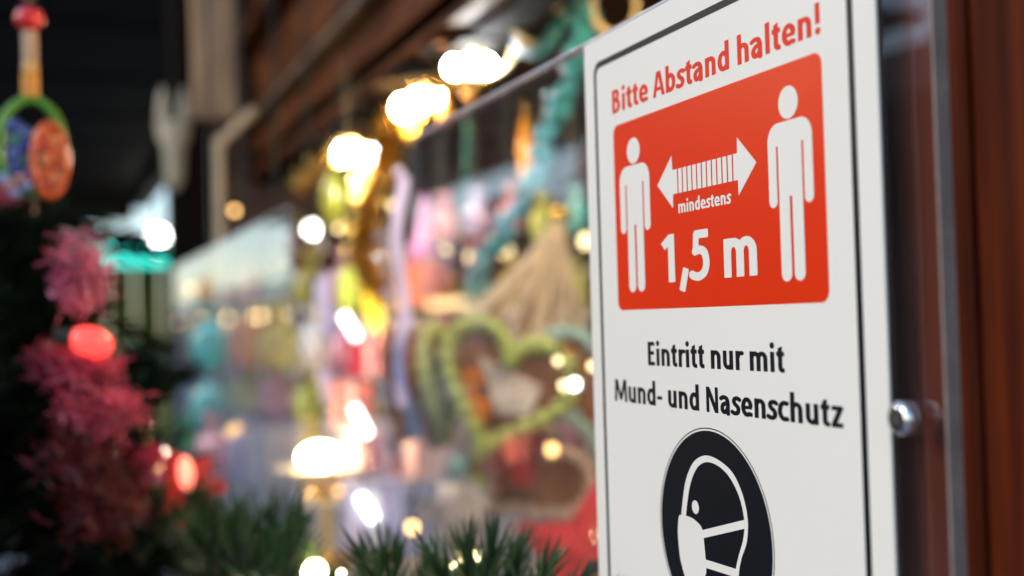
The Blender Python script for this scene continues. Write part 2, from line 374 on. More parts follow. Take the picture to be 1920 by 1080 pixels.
text('Eintritt nur mit', 55.6, 156.0, 152.7, 15.1, M_black, ZS)
text('Mund- und Nasenschutz', 22.8, 187.8, 169.9, 14.9, M_black, ZS)
# --- the two figures: one outline with slits for arms and legs
def figure(name, xc, hw, lab):
    """xc, hw: centre and half width in mm; heights as printed"""
    xs = np.arange(xc-hw-1, xc+hw+1.2, .33); ys = np.arange(51, 122, .33); X, Y = np.meshgrid(xs, ys)
    def rb(x0, x1, y0, y1, r): 
        qx = np.abs(X-(x0+x1)/2)-(x1-x0)/2+r; qy = np.abs(Y-(y0+y1)/2)-(y1-y0)/2+r
        return np.hypot(np.maximum(qx, 0), np.maximum(qy, 0))+np.minimum(np.maximum(qx, qy), 0)-r
    s_ = hw/13.0
    D = np.hypot((X-xc)/(5.7*max(1, s_*.98)), (Y-57.9)/5.75)*5.7-5.7
    body = rb(xc-hw, xc+hw, 64.2, 84, 6.4*s_)                       # shoulders
    body = np.minimum(np.maximum(body, Y-80), rb(xc-6.9*s_, xc+6.9*s_, 70, 95, .3))
    for sg in (-1, 1):
        body = np.minimum(body, rb(min(xc+sg*hw, xc+sg*(hw-5.1*s_)), max(xc+sg*hw, xc+sg*(hw-5.1*s_)), 76, 94, 2.5*s_))
        body = np.minimum(body, rb(min(xc+sg*.75*s_, xc+sg*6.9*s_), max(xc+sg*.75*s_, xc+sg*6.9*s_), 88, 120.5, 2.95*s_))
        body = np.maximum(body, -rb(min(xc+sg*6.9*s_, xc+sg*8.0*s_), max(xc+sg*6.9*s_, xc+sg*8.0*s_), 72.3, 99, .05))
    body = np.maximum(body, -rb(xc-.75*s_, xc+.75*s_, 90.7, 125, .05))
    P = march(xs, ys, np.minimum(D, body))
    return flat(name, P, ZS+.12, M_white)
figure('person_figure', 48.0, 13.9, 0); figure('person_figure', 163.3, 13.0, 0)
# --- double arrow with bars
flat('arrow_head', [[(68.8, 75.9), (81.5, 64.9), (81.8, 70.9), (81.8, 81.1), (81.5, 86.9)]], ZS+.12, M_white)
flat('arrow_head', [[(142.9, 76.1), (130.6, 87.1), (130.4, 81.2), (130.4, 71.0), (130.6, 65.0)]], ZS+.12, M_white)
x = 81.8; step = (130.4-81.8)/13
for i in range(13):
    x0 = 81.8+i*step+(.9 if i else 0); x1 = 81.8+(i+1)*step
    flat('arrow_bar', [[(x0, 71), (x1, 71), (x1, 81.1), (x0, 81.1)]], ZS+.121, M_white)
# --- mask symbol
CX, CY = 104.2, 218.0
flat('symbol_outline', ring(circ(CX, CY, 41.9, n=72), circ(CX, CY, 41.45, n=72)), ZS, M_black)
flat('symbol_disc', [circ(CX, CY, 40.7, n=72)], ZS, M_black)
ho = cat([(80.3, 214.5), (82.0, 207.5), (85.0, 199.0), (90.5, 191.8), (97, 188.2), (104.1, 187.2), (113, 188.8), (121, 192.5), (127, 200), (129.6, 208.7), (128.4, 217), (124.6, 223.6), (122.3, 230.4), (122, 240), (127, 250)])
hi = cat([(84.0, 214.5), (85.6, 208), (88.3, 200.5), (92.8, 194.2), (98, 190.8), (104.4, 189.7), (112, 191.0), (118.8, 194.5), (124.5, 200.9), (127.2, 208.8), (126.2, 216), (122.4, 223.6), (120.2, 229.6), (119.8, 240), (124.6, 250)])
flat('head_outline', [[ho[i], ho[i+1], hi[i+1], hi[i]] for i in range(len(ho)-1)], ZS+.12, M_white)
flat('face_mask', [cat([(78.9, 214.0), (84.2, 213.6), (89, 213.8), (92.9, 214.8), (95.6, 216), (97.2, 218.2), (98.2, 225), (98.9, 232), (97.8, 235.5), (93, 238.5), (86, 240), (82.2, 239), (79.8, 235), (78.2, 230.7), (77.2, 222), (78.0, 216)])], ZS+.14, M_white)
flat('mask_strap', [[(97.0, 217.4), (127.2, 208.8), (127.2, 212.1), (97.5, 220.5)]], ZS+.13, M_white)
flat('mask_strap', [[(98.4, 228.8), (120.6, 228.4), (122.0, 231.6), (98.7, 232.1)]], ZS+.13, M_white)
flat('eye', [circ(91.9, 209, 2.7, 2.75, 24)], ZS+.12, M_white)
# ---------------------------------------------------------------- the lane: house and huts opposite (mirrored in the screens) and straight ahead
M_plaster = mat('pale_plaster', (.80, .78, .76), .8, var=.12, scale=1.5)
M_beam = mat('dark_house_timber', (.07, .05, .045), .7, var=.3)
M_pane = mat('window_glass', (.10, .13, .17), .08, var=.1)
M_tile = mat('roof_tile', (.20, .085, .06), .7, var=.3, scale=4)
hs = thing('timber_house', 'pale half-timbered house across the lane, seen only mirrored in acrylic', 'house', (-5.6, 9, 0))
MB().box(-5, 0, 0, 8, 0, 2.9).build('wall', M_plaster, hs)
for z in (.55, 1.2, 2.15, 2.7): MB().box(.0, .06, -.05, 8.05, z, z+.16).build('timber_beam', M_beam, hs)
for i in range(9): MB().box(.0, .055, i*.98, i*.98+.13, .1, 2.85).build('timber_post', M_beam, hs)
for i in range(4):
    y = .25+i*1.96
    f = MB().box(.0, .07, y, y+.64, 1.45, 2.1).build('window', M_cream, hs); MB().box(.0, .075, y+.06, y+.58, 1.51, 2.04).build('pane', M_pane, f)
MB().add([(.3, -.3, 2.87), (.3, 8.3, 2.87), (-2.5, 8.3, 3.4), (-2.5, -.3, 3.4), (-5.5, -.3, 2.87), (-5.5, 8.3, 2.87), (-2.5, -.3, 3.3), (-2.5, 8.3, 3.3)], [(0, 1, 2, 3), (3, 2, 5, 4), (0, 3, 4, 6), (1, 7, 5, 2)]).build('roof', M_tile, hs)
def hut(loc, rz, wall, roof, trim, label, Wd=3.0, glow=None, H=2.35, rise=.75):
    """small market hut: counter front towards local -Y"""
    t = thing('market_hut', label, 'market hut', loc, (0, 0, rz))
    mw = mat('hut_'+wall[0], wall[1], .7, var=.25, scale=6); mr = mat('hut_'+roof[0], roof[1], .5, var=.15); mt = mat('hut_'+trim[0], trim[1], .5, var=.1)
    for i in range(8): MB().box(-Wd/2+i*Wd/8+.01, -Wd/2+(i+1)*Wd/8-.01, 1.78, 1.82, 0, H).build('back_board', mw, t)
    for s in (-1, 1):
        MB().box(s*Wd/2-.04, s*Wd/2+.04, 0, 1.8, 0, H).build('side_wall', mw, t); MB().box(s*(Wd/2-.02)-.07, s*(Wd/2-.02)+.07, -.12, -.01, 0, H).build('corner_post', mt, t)
    for i in range(6): MB().box(-Wd/2+.05, Wd/2-.05, -.01, .03, .02+i*.165, .175+i*.165).build('front_board', mw, t)
    MB().box(-Wd/2, Wd/2, -.3, .45, 1.0, 1.05).build('counter', mt, t)
    rf = MB().add([(-Wd/2-.2, -.75, H-.25), (Wd/2+.2, -.75, H-.25), (Wd/2+.2, .9, H+rise), (-Wd/2-.2, .9, H+rise), (-Wd/2-.2, 2.1, H-.05), (Wd/2+.2, 2.1, H-.05), (-Wd/2-.2, .9, H+rise-.1), (Wd/2+.2, .9, H+rise-.1)], [(0, 1, 2, 3), (3, 2, 5, 4), (0, 3, 4, 6), (1, 7, 5, 2)]).build('roof', mr, t)
    MB().box(-Wd/2-.2, Wd/2+.2, -.80, -.76, H-.42, H-.22).build('valance', mr, t)
    for i in range(6):
        x = -Wd/2+.3+i*(Wd-.6)/5
        MB().box(x-.14, x+.14, .1, .35, 1.05, 1.2+.12*(i % 3)).build('goods_tray', mat('tray_%d' % (i % 4), [(.75, .7, .2), (.55, .1, .1), (.2, .5, .25), (.8, .75, .7)][i % 4], .6), t)
        if glow: MB().ball((x, .1, H-.45), .06).build('lamp', glow, t)
    return t
G_warm = lampmat('warm_hut_lamp', (1, .72, .35), 8.)
hut((-5.4, 17.4, 0), R(90), ('cream_boards', (.82, .70, .46)), ('white_roof', (.72, .74, .78)), ('white_trim', (.8, .8, .82)), 'cream market hut with white roof nearest the timber house, mirrored in acrylic', glow=G_warm)
hut((-5.4, 21.2, 0), R(90), ('yellow_boards', (.88, .74, .22)), ('teal_roof', (.05, .68, .58)), ('pale_blue_trim', (.55, .66, .85)), 'yellow market hut with teal roof, mirrored between the cream and red huts', glow=G_warm)
hut((-5.4, 25.4, 0), R(90), ('red_boards', (.60, .12, .10)), ('grey_roof', (.30, .32, .36)), ('white_trim', (.8, .8, .82)), 'red boarded market hut with grey roof, mirrored beside the yellow hut', glow=G_warm)
hut((-5.4, 30.2, 0), R(90), ('green_boards', (.35, .60, .18)), ('ochre_roof', (.62, .40, .10)), ('white_trim', (.8, .8, .82)), 'green boarded market hut with ochre roof, mirrored beyond the red hut', glow=G_warm)
hut((W(245, 600, 11).x+.15, 11, 0), 0, ('yellowgreen_boards', (.62, .60, .18)), ('mint_roof', (.04, .80, .62)), ('salmon_trim', (.62, .28, .20)), 'far yellow-green market hut with bright mint lit sign at the lane end', 2.2, None, 2.56, -.02)
for k, (y0, lab) in enumerate(((1.6, 'dark brown closed market hut across the lane, nearest the camera'), (5.1, 'dark brown closed market hut across the lane beside the timber house'))):
    t = thing('closed_hut', lab, 'market hut', (-3.6, y0, 0))
    for i in range(16): MB().box(-.04+.006*(i % 2), 0, 0, 3.3, .03+i*.17, .195+i*.17).build('wall_board', M_dark, t)
    for y in (0, 1.2, 2.3): MB().box(.004, .05, y, y+.1, .03, 2.75).build('batten', M_dark, t)
    MB().box(-1.8, -.045, 0, 3.3, .02, 2.74).build('body', M_dark, t)
    MB().add([(.35, -.1, 2.62), (.35, 3.4, 2.62), (-.9, 3.4, 3.25), (-.9, -.1, 3.25), (-2.1, -.1, 2.62), (-2.1, 3.4, 2.62), (-.9, -.1, 3.15), (-.9, 3.4, 3.15)], [(0, 1, 2, 3), (3, 2, 5, 4), (0, 3, 4, 6), (1, 7, 5, 2)]).build('roof', M_tile, t)
hut((-5.2, 34.6, 0), R(90), ('orange_boards', (.85, .40, .12)), ('teal_roof', (.05, .68, .58)), ('pale_blue_trim', (.55, .66, .85)), 'orange boarded market hut with teal roof, mirrored beyond the green hut', glow=G_warm)
hut((-5.0, 39.4, 0), R(90), ('pink_boards', (.85, .40, .46)), ('dark_red_roof', (.40, .07, .06)), ('white_trim', (.8, .8, .82)), 'pink boarded market hut with dark red roof, mirrored beyond the orange hut', glow=G_warm)
hut((-4.8, 45.0, 0), R(90), ('lime_boards', (.60, .68, .16)), ('blue_roof', (.16, .28, .62)), ('pale_blue_trim', (.55, .66, .85)), 'lime boarded market hut with blue roof, mirrored far down the lane', glow=G_warm)
hut((-4.6, 52.0, 0), R(90), ('brown_boards', (.30, .16, .08)), ('teal_roof', (.05, .68, .58)), ('white_trim', (.8, .8, .82)), 'brown boarded market hut with teal roof, farthest in the mirrored row', glow=G_warm)
fh = [o for o in bpy.data.objects if o.get('label', '').startswith('far yellow-green')][0]
MB().box(-1.1, 1.25, -.86, -.81, 2.15, 2.33).build('lit_sign', lampmat('mint_lit_sign', (.03, .80, .62), .9), fh)
# neighbour's dark canopy over the lane
cn = thing('canopy', 'dark boarded canopy of the neighbouring stall over the lane', 'canopy', (0, 0, 0))
for i in range(14):
    y0 = 2.75+i*.37
    MB().box(-2.0, .62, y0, y0+.365, ZE+.88+.006*(i % 2), ZE+.91).build('board', M_dark, cn)
for x in (-1.5, -.45, .55): MB().box(x-.045, x+.045, 2.75, 7.95, ZE+.80, ZE+.875).build('beam', M_dark, cn)
for y in (2.95,): 
    for x in (.56,): MB().box(x-.05, x+.05, y, y+.1, 0, ZE+.795).build('post', M_dark, cn)
MB().box(-1.55, .5, 7.8, 7.84, ZE+.70, ZE+.878).build('end_board', M_dark, cn)

# gold tinsel
def tinsel(label, pts, rad, n, m, wid=.0012):
    P = [W(*p) for p in pts]; t = thing('tinsel_garland', label, 'tinsel', P[0]); b_ = MB(); rnd = random.Random(len(pts)*7+n)
    for i in range(n):
        u = rnd.random()*(len(P)-1); j = int(u); p = P[j].lerp(P[j+1], u-j)-P[0]
        d = Vector((rnd.gauss(0, 1), rnd.gauss(0, 1), rnd.gauss(0, 1))).normalized(); s_ = d.orthogonal().normalized()*wid; L_ = rad*rnd.uniform(.6, 1.1)
        b_.add([p-s_, p+s_, p+d*L_+s_*.6, p+d*L_-s_*.6, p+d.cross(s_)*.2], [(0, 1, 2, 3), (0, 3, 4), (1, 4, 2)])
    b_.build('strands', m, t)['kind'] = 'stuff'
    MB().tube([p-P[0] for p in P], .0012, 5).build('core_wire', M_wire, t); return t
# ---------------------------------------------------------------- lamps in the stall
c = W(297, 443, 7.5); t = thing('globe_lamp', 'round white globe lamp hanging under the far end of canopy', 'lamp', c)
MB().ball((0, 0, 0), .052, 18, 12).build('globe', lampmat('far_white_globe', (1, .96, .88), 12.), t, True); MB().lathe([(.02, .048), (.02, .07), (.005, .08)], 10).build('cap', M_dark, t)
MB().ball((-.006, 0, -.085), .022, 12, 8).build('pilot_bulb', lampmat('far_yellow_bulb', (1, .7, .3), 5.), t, True); MB().tube([(0, 0, .07), (0, 0, ZE+.80-c.z)], .006, 6).build('cable', M_dark, t); MB().tube([(-.006, 0, -.045), (-.006, 0, -.07)], .006, 6).build('pilot_neck', M_dark, t)

L_cool = lampmat('cool_white_globe', (.90, .96, 1.), 110.); L_warm = lampmat('warm_white_globe', (1, .68, .32), 170.); L_key = L_warm
L_amb = lampmat('amber_bulb', (1, .55, .18), 3.5); L_wht = lampmat('white_fairy_bulb', (1, .95, .85), 10.); L_yel = lampmat('yellow_fairy_bulb', (1, .72, .36), 3.2)
M_brass = mat('brass_fitting', (.62, .42, .14), .3, .9, var=.15)
def hanglamp(x, y, Y, gm, label, n=3, r=.0125, dz=.0):
    c = W(x, y, Y); t = thing('lamp', label, 'lamp', c)
    MB().tube([(0, 0, .03), (0, 0, ZE+.335-c.z)], .0025, 6).build('cable', M_wire, t)
    MB().lathe([(.008, .060), (.012, .055), (.030, .044), (.062, .020), (.060, .018), (.028, .040), (.001, .050)], 24).build('shade', mat('dark_enamel_shade', (.008, .006, .005), .8, spec=.05), t, True)
    for i in range(n):
        s = (i-(n-1)/2)
        g = MB().ball((s*.018, -s*.008, dz*s), r, sz=1.1).build('globe', gm, t, True)
    return t
hanglamp(672, 287, 1.55, L_cool, 'cool white three-globe lamp, farthest and lowest of three under fascia')
hanglamp(785, 190, 1.42, L_warm, 'warm white three-globe lamp, middle of three under fascia', 3, .0135, .008)
hanglamp(882, 125, 1.30, L_cool, 'cool white three-globe lamp, highest of three, nearest the notice', 3, .0105)
for Y_, nm in ((.80, 'unseen warm white three-globe lamp added above the notice corner'), (.58, 'unseen warm white three-globe lamp added above the middle of the notice'), (.36, 'unseen warm white three-globe lamp added at the near end of the fascia row')):
    t = hanglamp(1000, 0, 1.3, L_key, nm, 3, .0135, .008); t.location = (.47, Y_, ZE+.295)  # unseen lamps added to light the goods from the front
tinsel('gold tinsel added as a glow along the row of lamps under the fascia', [(560, 345, 1.66), (610, 300, 1.60), (700, 262, 1.52), (745, 225, 1.47), (800, 178, 1.41), (850, 140, 1.34), (900, 128, 1.29)], .026, 1100, M_gold, .0018)  # strands added for the golden glow around the lamps
# bowl lamp on the counter
c = W(600, 872, 1.62); t = thing('bowl_lamp', 'glowing oval lamp in a modelled cream dish on the counter', 'lamp', (c.x, c.y, ZE-.335))
h = c.z-(ZE-.335)
MB().lathe([(.05, 0), (.05, .008), (.012, .016), (.010, h-.035), (.03, h-.028)], 20).build('foot', M_brass, t, True)
MB().lathe([(.02, h-.03), (.055, h-.016), (.072, h-.002), (.070, h), (.052, h-.010), (.001, h-.020)], 28).build('halo', mat('cream_halo', (.80, .72, .58), .3, var=.08), t, True)  # solid form of the pale halo around the lamp
MB().ball((0, 0, h+.012), .030, sz=.6).build('globe', lampmat('bowl_lamp_globe', (1, .72, .38), 30.), t, True)
for s in (-1, 1): MB().ball((s*.018, -.03, h-.040), .008).build('bulb', L_amb, t, True)  # glowing dots model the reflections below the lamp
# glints on glass, built as glowing sticks
c0 = W(657, 612, 1.4); t = thing('glint_stick_chain', 'three slanting white glints built as glowing sticks behind far screen', 'glint chain', c0)
pts = [Vector((0, 0, ZE+.33-c0.z))]
for x, y, l in ((657, 612, .030), (677, 790, .036), (688, 952, .030)):
    p = W(x, y, 1.4)-c0; d = Vector((.008, -.004, -l/2))
    MB().tube([p-d*.98, p-d, p+d, p+d*.98], [.003, .006, .006, .003], 10).build('stick', lampmat('glint_stick', (1, .97, .9), 3.5), t, True); pts.append(p)
MB().tube(pts, .0012, 5).build('cable', M_wire, t)
# fairy light strings: cable plus single bulbs, many of them modelling reflections
def string(label, spots, zsag=.0):
    P = [W(x, y, Y) for x, y, Y, *_ in spots]; t = thing('fairy_light_string', label, 'fairy lights', P[0])
    Q = []
    for i in range(len(P)-1):
        for k in range(6):
            u = k/6; q = P[i].lerp(P[i+1], u)-P[0]; q.z += .018-zsag*math.sin(math.pi*u); Q.append(q)
    Q.append(P[-1]-P[0]+Vector((0, 0, .018)))
    MB().tube(Q, .0014, 5).build('cable', M_wire, t)
    for (x, y, Y, m, r), p in zip(spots, P):
        bl = MB().ball(p-P[0], r, 12, 8, sz=1.15).build('bulb', m, t, True)
        MB().tube([p-P[0]+Vector((0, 0, r*.9)), p-P[0]+Vector((0, 0, r*.9+.008))], .0035, 8).build('socket', M_wire, bl)
    return t
string('fairy light string with white and yellow bulbs crossing behind near screen', [(707, 493, 1.9, L_wht, .010), (772, 489, 1.85, L_yel, .009), (832, 472, 1.8, L_yel, .010), (880, 480, 1.75, L_yel, .008), (947, 469, 1.7, L_yel, .0115), (1035, 467, 1.6, L_wht, .0125), (1098, 452, 1.55, L_yel, .009)], .02)
string('sparse fairy lights under the fascia at the far end', [(440, 395, 2.3, L_amb, .006), (585, 430, 2.1, L_wht, .013), (634, 425, 2.0, L_yel, .007), (742, 386, 1.9, L_yel, .008)], .02)
string('amber fairy lights low among the goods near the counter', [(357, 541, 2.4, L_amb, .008), (495, 585, 2.2, L_amb, .009), (437, 808, 2.1, L_amb, .013), (606, 727, 1.9, L_wht, .007), (822, 662, 1.30, L_amb, .005), (773, 988, 1.25, L_amb, .006), (1035, 842, 1.1, L_amb, .006)], .0)
string('small warm sparkles on the mint-bordered heart, built as lights', [(1046, 676, .97, L_yel, .0035), (1057, 722, .97, L_yel, .004), (1077, 720, .97, L_wht, .0045), (1112, 686, .97, L_yel, .004)], .0)  # sparkles on the heart, modelled as glowing bulbs
# warm lantern on the stall's outer eave (its glint shows in the notice)
t = thing('lantern', 'warm lantern hanging from the canopy front, glinting on the notice', 'lantern', (-1.68, 2.875, ZE+.765))
MB().tube([(0, 0, .07), (0, 0, .115)], .003, 6).build('chain', M_wire, t)
MB().lathe([(.085, .055), (.03, .07), (.006, .08)], 8).build('cap', M_brass, t); MB().lathe([(.085, -.085), (.085, -.072)], 8).build('base', M_brass, t)
MB().ball((0, 0, -.005), .052, sz=1.2).build('bulb', lampmat('lantern_bulb', (1, .68, .32), 70.), t, True)
for k in range(4):
    a = k*math.pi/2; MB().tube([(.078*math.cos(a), .078*math.sin(a), -.074), (.078*math.cos(a), .078*math.sin(a), .058)], .0025, 6).build('bar', M_brass, t)

# ---------------------------------------------------------------- gingerbread hearts
M_ging = mat('gingerbread_brown', (.26, .11, .045), .55, var=.35, scale=40, bump=.3, coat=.15)
def heart_pts(s=1., n=48):
    P = []
    for i in range(n):
        a = 2*math.pi*i/n
        x = 16*math.sin(a)**3; z = 13*math.cos(a)-5*math.cos(2*a)-2*math.cos(3*a)-math.cos(4*a)
        P.append((x/34*s, (z+2.5)/34*s))
    return P
def heart(label, x, y, Y, size, yaw, roll, icing, deco, ribbon=None, tilt=0, group='gingerbread hearts hanging in the stall'):
    c = W(x, y, Y); t = thing('gingerbread_heart', label, 'gingerbread heart', c, (R(tilt), R(roll), R(yaw)), group)
    P = heart_pts(size); Q = heart_pts(size*.965); n = len(P); d = .009
    vs = [(a, -d*.6, b_) for a, b_ in P]+[(a, d*.6, b_) for a, b_ in P]+[(a, -d, b_) for a, b_ in Q]+[(a, d, b_) for a, b_ in Q]
    fs = [(i, (i+1) % n, n+(i+1) % n, n+i) for i in range(n)]+[(2*n+i, 2*n+(i+1) % n, (i+1) % n, i) for i in range(n)]+[(n+i, n+(i+1) % n, 3*n+(i+1) % n, 3*n+i) for i in range(n)]
    fs += [tuple(range(2*n, 3*n)), tuple(range(4*n-1, 3*n-1, -1))]
    MB().add(vs, fs).build('cake', M_ging, t)
    m = mat('icing_'+icing[0], icing[1], .5, var=.12, scale=60, sub=.0)
    E = heart_pts(size*.90, 170); pts = [(a, -d-.002, b_) for a, b_ in E]
    MB().tube(pts, [size*(.047+.013*math.sin(i*1.18)+.004*math.sin(i*.37)) for i in range(len(pts))], 8, closed=True).build('icing_border', m, t, True)
    for i, (dx, dz, r, mm) in enumerate(deco):
        b_ = MB()
        for k in range(5): a = k*1.257+i; b_.ball((dx*size+r*size*math.cos(a), -d-.002, dz*size+r*size*math.sin(a)), r*size*.8, 8, 5, sy=.5)
        b_.build('sugar_flower', mm, t, True)
    return t
I_or = mat('icing_orange', (.75, .22, .02), .5); I_wh = mat('icing_white', (.78, .70, .62), .5); I_rd = mat('icing_red', (.6, .06, .05), .5)
green = ('lime', (.44, .53, .14)); mint = ('mint', (.36, .56, .52)); pink = ('pink', (.75, .30, .40)); blue = ('pale_blue', (.38, .52, .78)); whit = ('white', (.78, .72, .66)); tan = ('tan', (.60, .44, .34)); lil = ('lilac', (.55, .42, .78))
hA = heart('lime-bordered gingerbread heart with cream picture, large and facing, beside the notice', 945, 738, 1.12, .172, -46, 20, green, [(-.20, .02, .045, I_or), (-.10, -.13, .045, I_or), (-.17, -.10, .03, I_or)])
MB().add([(-.25*.15, -.0118, .20*.15), (.28*.15, -.0118, .16*.15), (.25*.15, -.0118, -.06*.15), (.02*.15, -.0118, -.14*.15), (-.12*.15, -.0118, .05*.15), (-.25*.15, -.0090, .20*.15), (.28*.15, -.0090, .16*.15), (.25*.15, -.0090, -.06*.15), (.02*.15, -.0090, -.14*.15), (-.12*.15, -.0090, .05*.15)], [(0, 4, 3, 2, 1), (5, 6, 7, 8, 9), (0, 1, 6, 5), (1, 2, 7, 6), (2, 3, 8, 7), (3, 4, 9, 8), (4, 0, 5, 9)]).build('paper_picture', mat('cream_paper_picture', (.70, .60, .50), .6, var=.35, scale=35), hA)
heart('lime-bordered gingerbread heart turned nearly edge-on, left of the facing lime heart', 818, 725, 1.22, .160, 50, 8, green, [(0, 0, .05, I_wh)])
heart('pale blue bordered gingerbread heart turned edge-on beside the edge-on lime heart', 762, 715, 1.34, .170, 58, 6, blue, [(0, 0, .05, I_wh)])
heart('mint-bordered gingerbread heart half hidden by the notice edge', 1128, 735, 1.19, .180, -32, 2, mint, [(.05, -.15, .05, I_or), (.12, -.20, .04, I_rd)])
heart('tan-bordered gingerbread heart hanging under the facing lime heart', 985, 890, 1.20, .16, -34, 48, tan, [(0, 0, .05, I_rd)])
heart('white-bordered gingerbread heart in the back row near the bowl lamp', 560, 480, 2.2, .11, -15, 5, whit, [(0, 0, .08, I_rd)])
heart('lilac-bordered gingerbread heart in the back row above crimson box', 640, 560, 2.1, .12, -20, -6, lil, [(0, 0, .08, I_wh)])
heart('white-bordered gingerbread heart high behind the raffia bunch', 1080, 560, 1.75, .14, -20, 10, whit, [(0, 0, .08, I_rd)])

# ---------------------------------------------------------------- ribbons, bows, raffia, beads
def strip(b_, P, wid, th=.0012, side=None):
    P = [Vector(p) for p in P]; n = len(P); vs = []; fs = []
    for i, p in enumerate(P):
        tg = (P[min(i+1, n-1)]-P[max(i-1, 0)]).normalized(); sd_ = Vector(side) if side else R0
        sd_ = (sd_-tg*sd_.dot(tg)).normalized(); nr = tg.cross(sd_)
        wv = wid if not callable(wid) else wid(i/(n-1))
        for a, b2 in ((-1, -1), (1, -1), (1, 1), (-1, 1)): vs.append(p+sd_*(wv/2*a)+nr*(th/2*b2))
    for i in range(n-1):
        for j in range(4): fs.append((i*4+j, i*4+(j+1) % 4, (i+1)*4+(j+1) % 4, (i+1)*4+j))
    fs += [(0, 1, 2, 3), ((n-1)*4+3, (n-1)*4+2, (n-1)*4+1, (n-1)*4)]
    return b_.add(vs, fs)
def ribbon(label, name, col, x, y0, y1, Y, wpx, group='satin ribbons hanging in the stall', wav=.006):
    a = W(x, y0, Y); z = W(x, y1, Y).z; t = thing('ribbon', label, 'ribbon', a, group=group); ph = random.random()*6
    n = 14; P = [(wav*math.sin(ph+i*.7), wav*math.cos(ph+i*.5), (z-a.z)*i/n) for i in range(n+1)]
    strip(MB(), P, wpx*PXM(Y)).build('band', mat(name, col, .3, var=.12, scale=30, stretch=(1, 1, .2)), t)
    MB().ball((0, 0, .004), .006, 8, 5).build('knot', mat(name, col, .3), t, True)
    return t
ribbon('broad pale blue satin ribbon, farthest left of the hanging ribbons', 'satin_pale_blue', (.58, .68, .92), 402, 560, 872, 2.1, 34)
ribbon('white satin ribbon hanging right of the amber bulb', 'satin_white', (.78, .78, .86), 540, 500, 850, 1.95, 36)
ribbon('narrow lilac satin ribbon behind the white glint sticks', 'satin_lilac', (.62, .56, .86), 610, 520, 760, 1.85, 30)
ribbon('pale yellow satin ribbon high at the far end', 'satin_pale_yellow', (.80, .80, .34), 452, 500, 640, 2.2, 34)
ribbon('short white ribbon beside the pale yellow ribbon', 'satin_white', (.78, .78, .86), 490, 610, 800, 2.15, 22)
ribbon('lavender satin ribbon hanging close behind the near screen edge', 'satin_lavender', (.66, .60, .90), 748, 330, 760, 1.2, 22)
ribbon('rose pink ribbon beside the gnome', 'satin_rose', (.80, .22, .42), 890, 400, 500, 1.7, 26)
# raffia bunch
c = W(1050, 400, 1.3); t = thing('raffia_bunch', 'fan of cream raffia strips tied at the top behind the notice edge', 'raffia', c)
for i in range(13):
    e = W(868+i*20+random.uniform(-6, 6), 610+random.uniform(-20, 40)+i*3, 1.3+.02*(i % 3))-c
    P = [e*(k/8)+Vector((0, 0, -.012*math.sin(math.pi*k/8))) for k in range(9)]
    strip(MB(), P, lambda u: .004+.007*u).build('raffia_strip', mat('raffia_%d' % (i % 3), [(.78, .64, .44), (.82, .72, .56), (.55, .38, .22)][i % 3], .5, var=.2, scale=60), t)
MB().ball((0, 0, 0), .014, sz=.8).build('knot', M_gold, t, True)
# cream paper bow
c = W(858, 872, 1.16); t = thing('paper_bow', 'crumpled cream paper bow below the lime hearts', 'bow', c)
mbw = mat('cream_wrapping_paper', (.80, .72, .64), .6, var=.25, scale=30)
for dx, dy, wd in ((-35, 110, .035), (10, 150, .05), (45, 120, .03)):
    e = W(858+dx, 872+dy, 1.16)-c
    strip(MB(), [e*(k/6)+Vector((0, .012*math.sin(k*1.3), 0)) for k in range(7)], lambda u, wd=wd: .012+wd*u).build('paper_tail', mbw, t)
MB().ball((0, 0, 0), .013).build('knot', mat('mint_paper', (.30, .52, .46), .5), t, True)
# teal bead garland
M_teal = mat('teal_glass_bead', (.04, .32, .38), .25, var=.25, coat=.4); M_sky = mat('skyblue_glass_bead', (.10, .45, .62), .25, var=.2, coat=.4)
bead_me = {}
def beads(label, pts, r, mats, n):
    P = [W(*p) for p in pts]; t = thing('bead_garland', label, 'bead garland', P[0]); Q = cat([tuple((p-P[0])[:2])+() for p in P], 12)
    Z = cat([((p-P[0]).z, 0) for p in P], 12); path = [Vector((q[0], q[1], z[0])) for q, z in zip(Q, Z)]
    L = [0]
    for i in range(1, len(path)): L.append(L[-1]+(path[i]-path[i-1]).length)
    MB().tube(path, .0012, 5).build('thread', M_wire, t)
    for k in range(n):
        s = L[-1]*k/(n-1); i = max(j for j in range(len(L)) if L[j] <= s+1e-9); i = min(i, len(L)-2)
        p = path[i].lerp(path[i+1], (s-L[i])/max(1e-9, L[i+1]-L[i]))
        mm = mats[int(k*len(mats)/n)]
        key = (r, mm.name)
        if key not in bead_me:
            o = MB().ball((0, 0, 0), r, 12, 8, sz=.9).build('bead', mm, t, True); bead_me[key] = o.data
        else: o = link('bead', bead_me[key], mm, t)
        o.location = p+Vector((random.uniform(-1, 1), random.uniform(-1, 1), random.uniform(-.5, .5)))*r*(1.5 if n > 100 else .3)
    return t
beads('thick teal bead garland hanging diagonally beside the notice', [(1108, 20, 1.12), (1065, 150, 1.16), (1020, 260, 1.20), (975, 385, 1.24), (935, 450, 1.27), (893, 525, 1.30)], .0075, [M_teal, M_teal, M_sky, M_sky, M_teal], 120)
beads('dark teal bead loop sagging from the lintel above the notice corner', [(1112, -20, 1.12), (1060, 40, 1.16), (1010, 95, 1.2), (965, 70, 1.25), (960, 10, 1.28), (985, -30, 1.3)], .011, [mat('dark_teal_bead', (.015, .15, .17), .3, coat=.4)], 30)
beads('thin teal bead strand hanging straight beside the amber pendant', [(875, 230, 1.5), (872, 330, 1.5), (868, 430, 1.5), (873, 500, 1.5)], .0035, [mat('dark_teal_bead', (.02, .20, .19), .3, coat=.4)], 34)
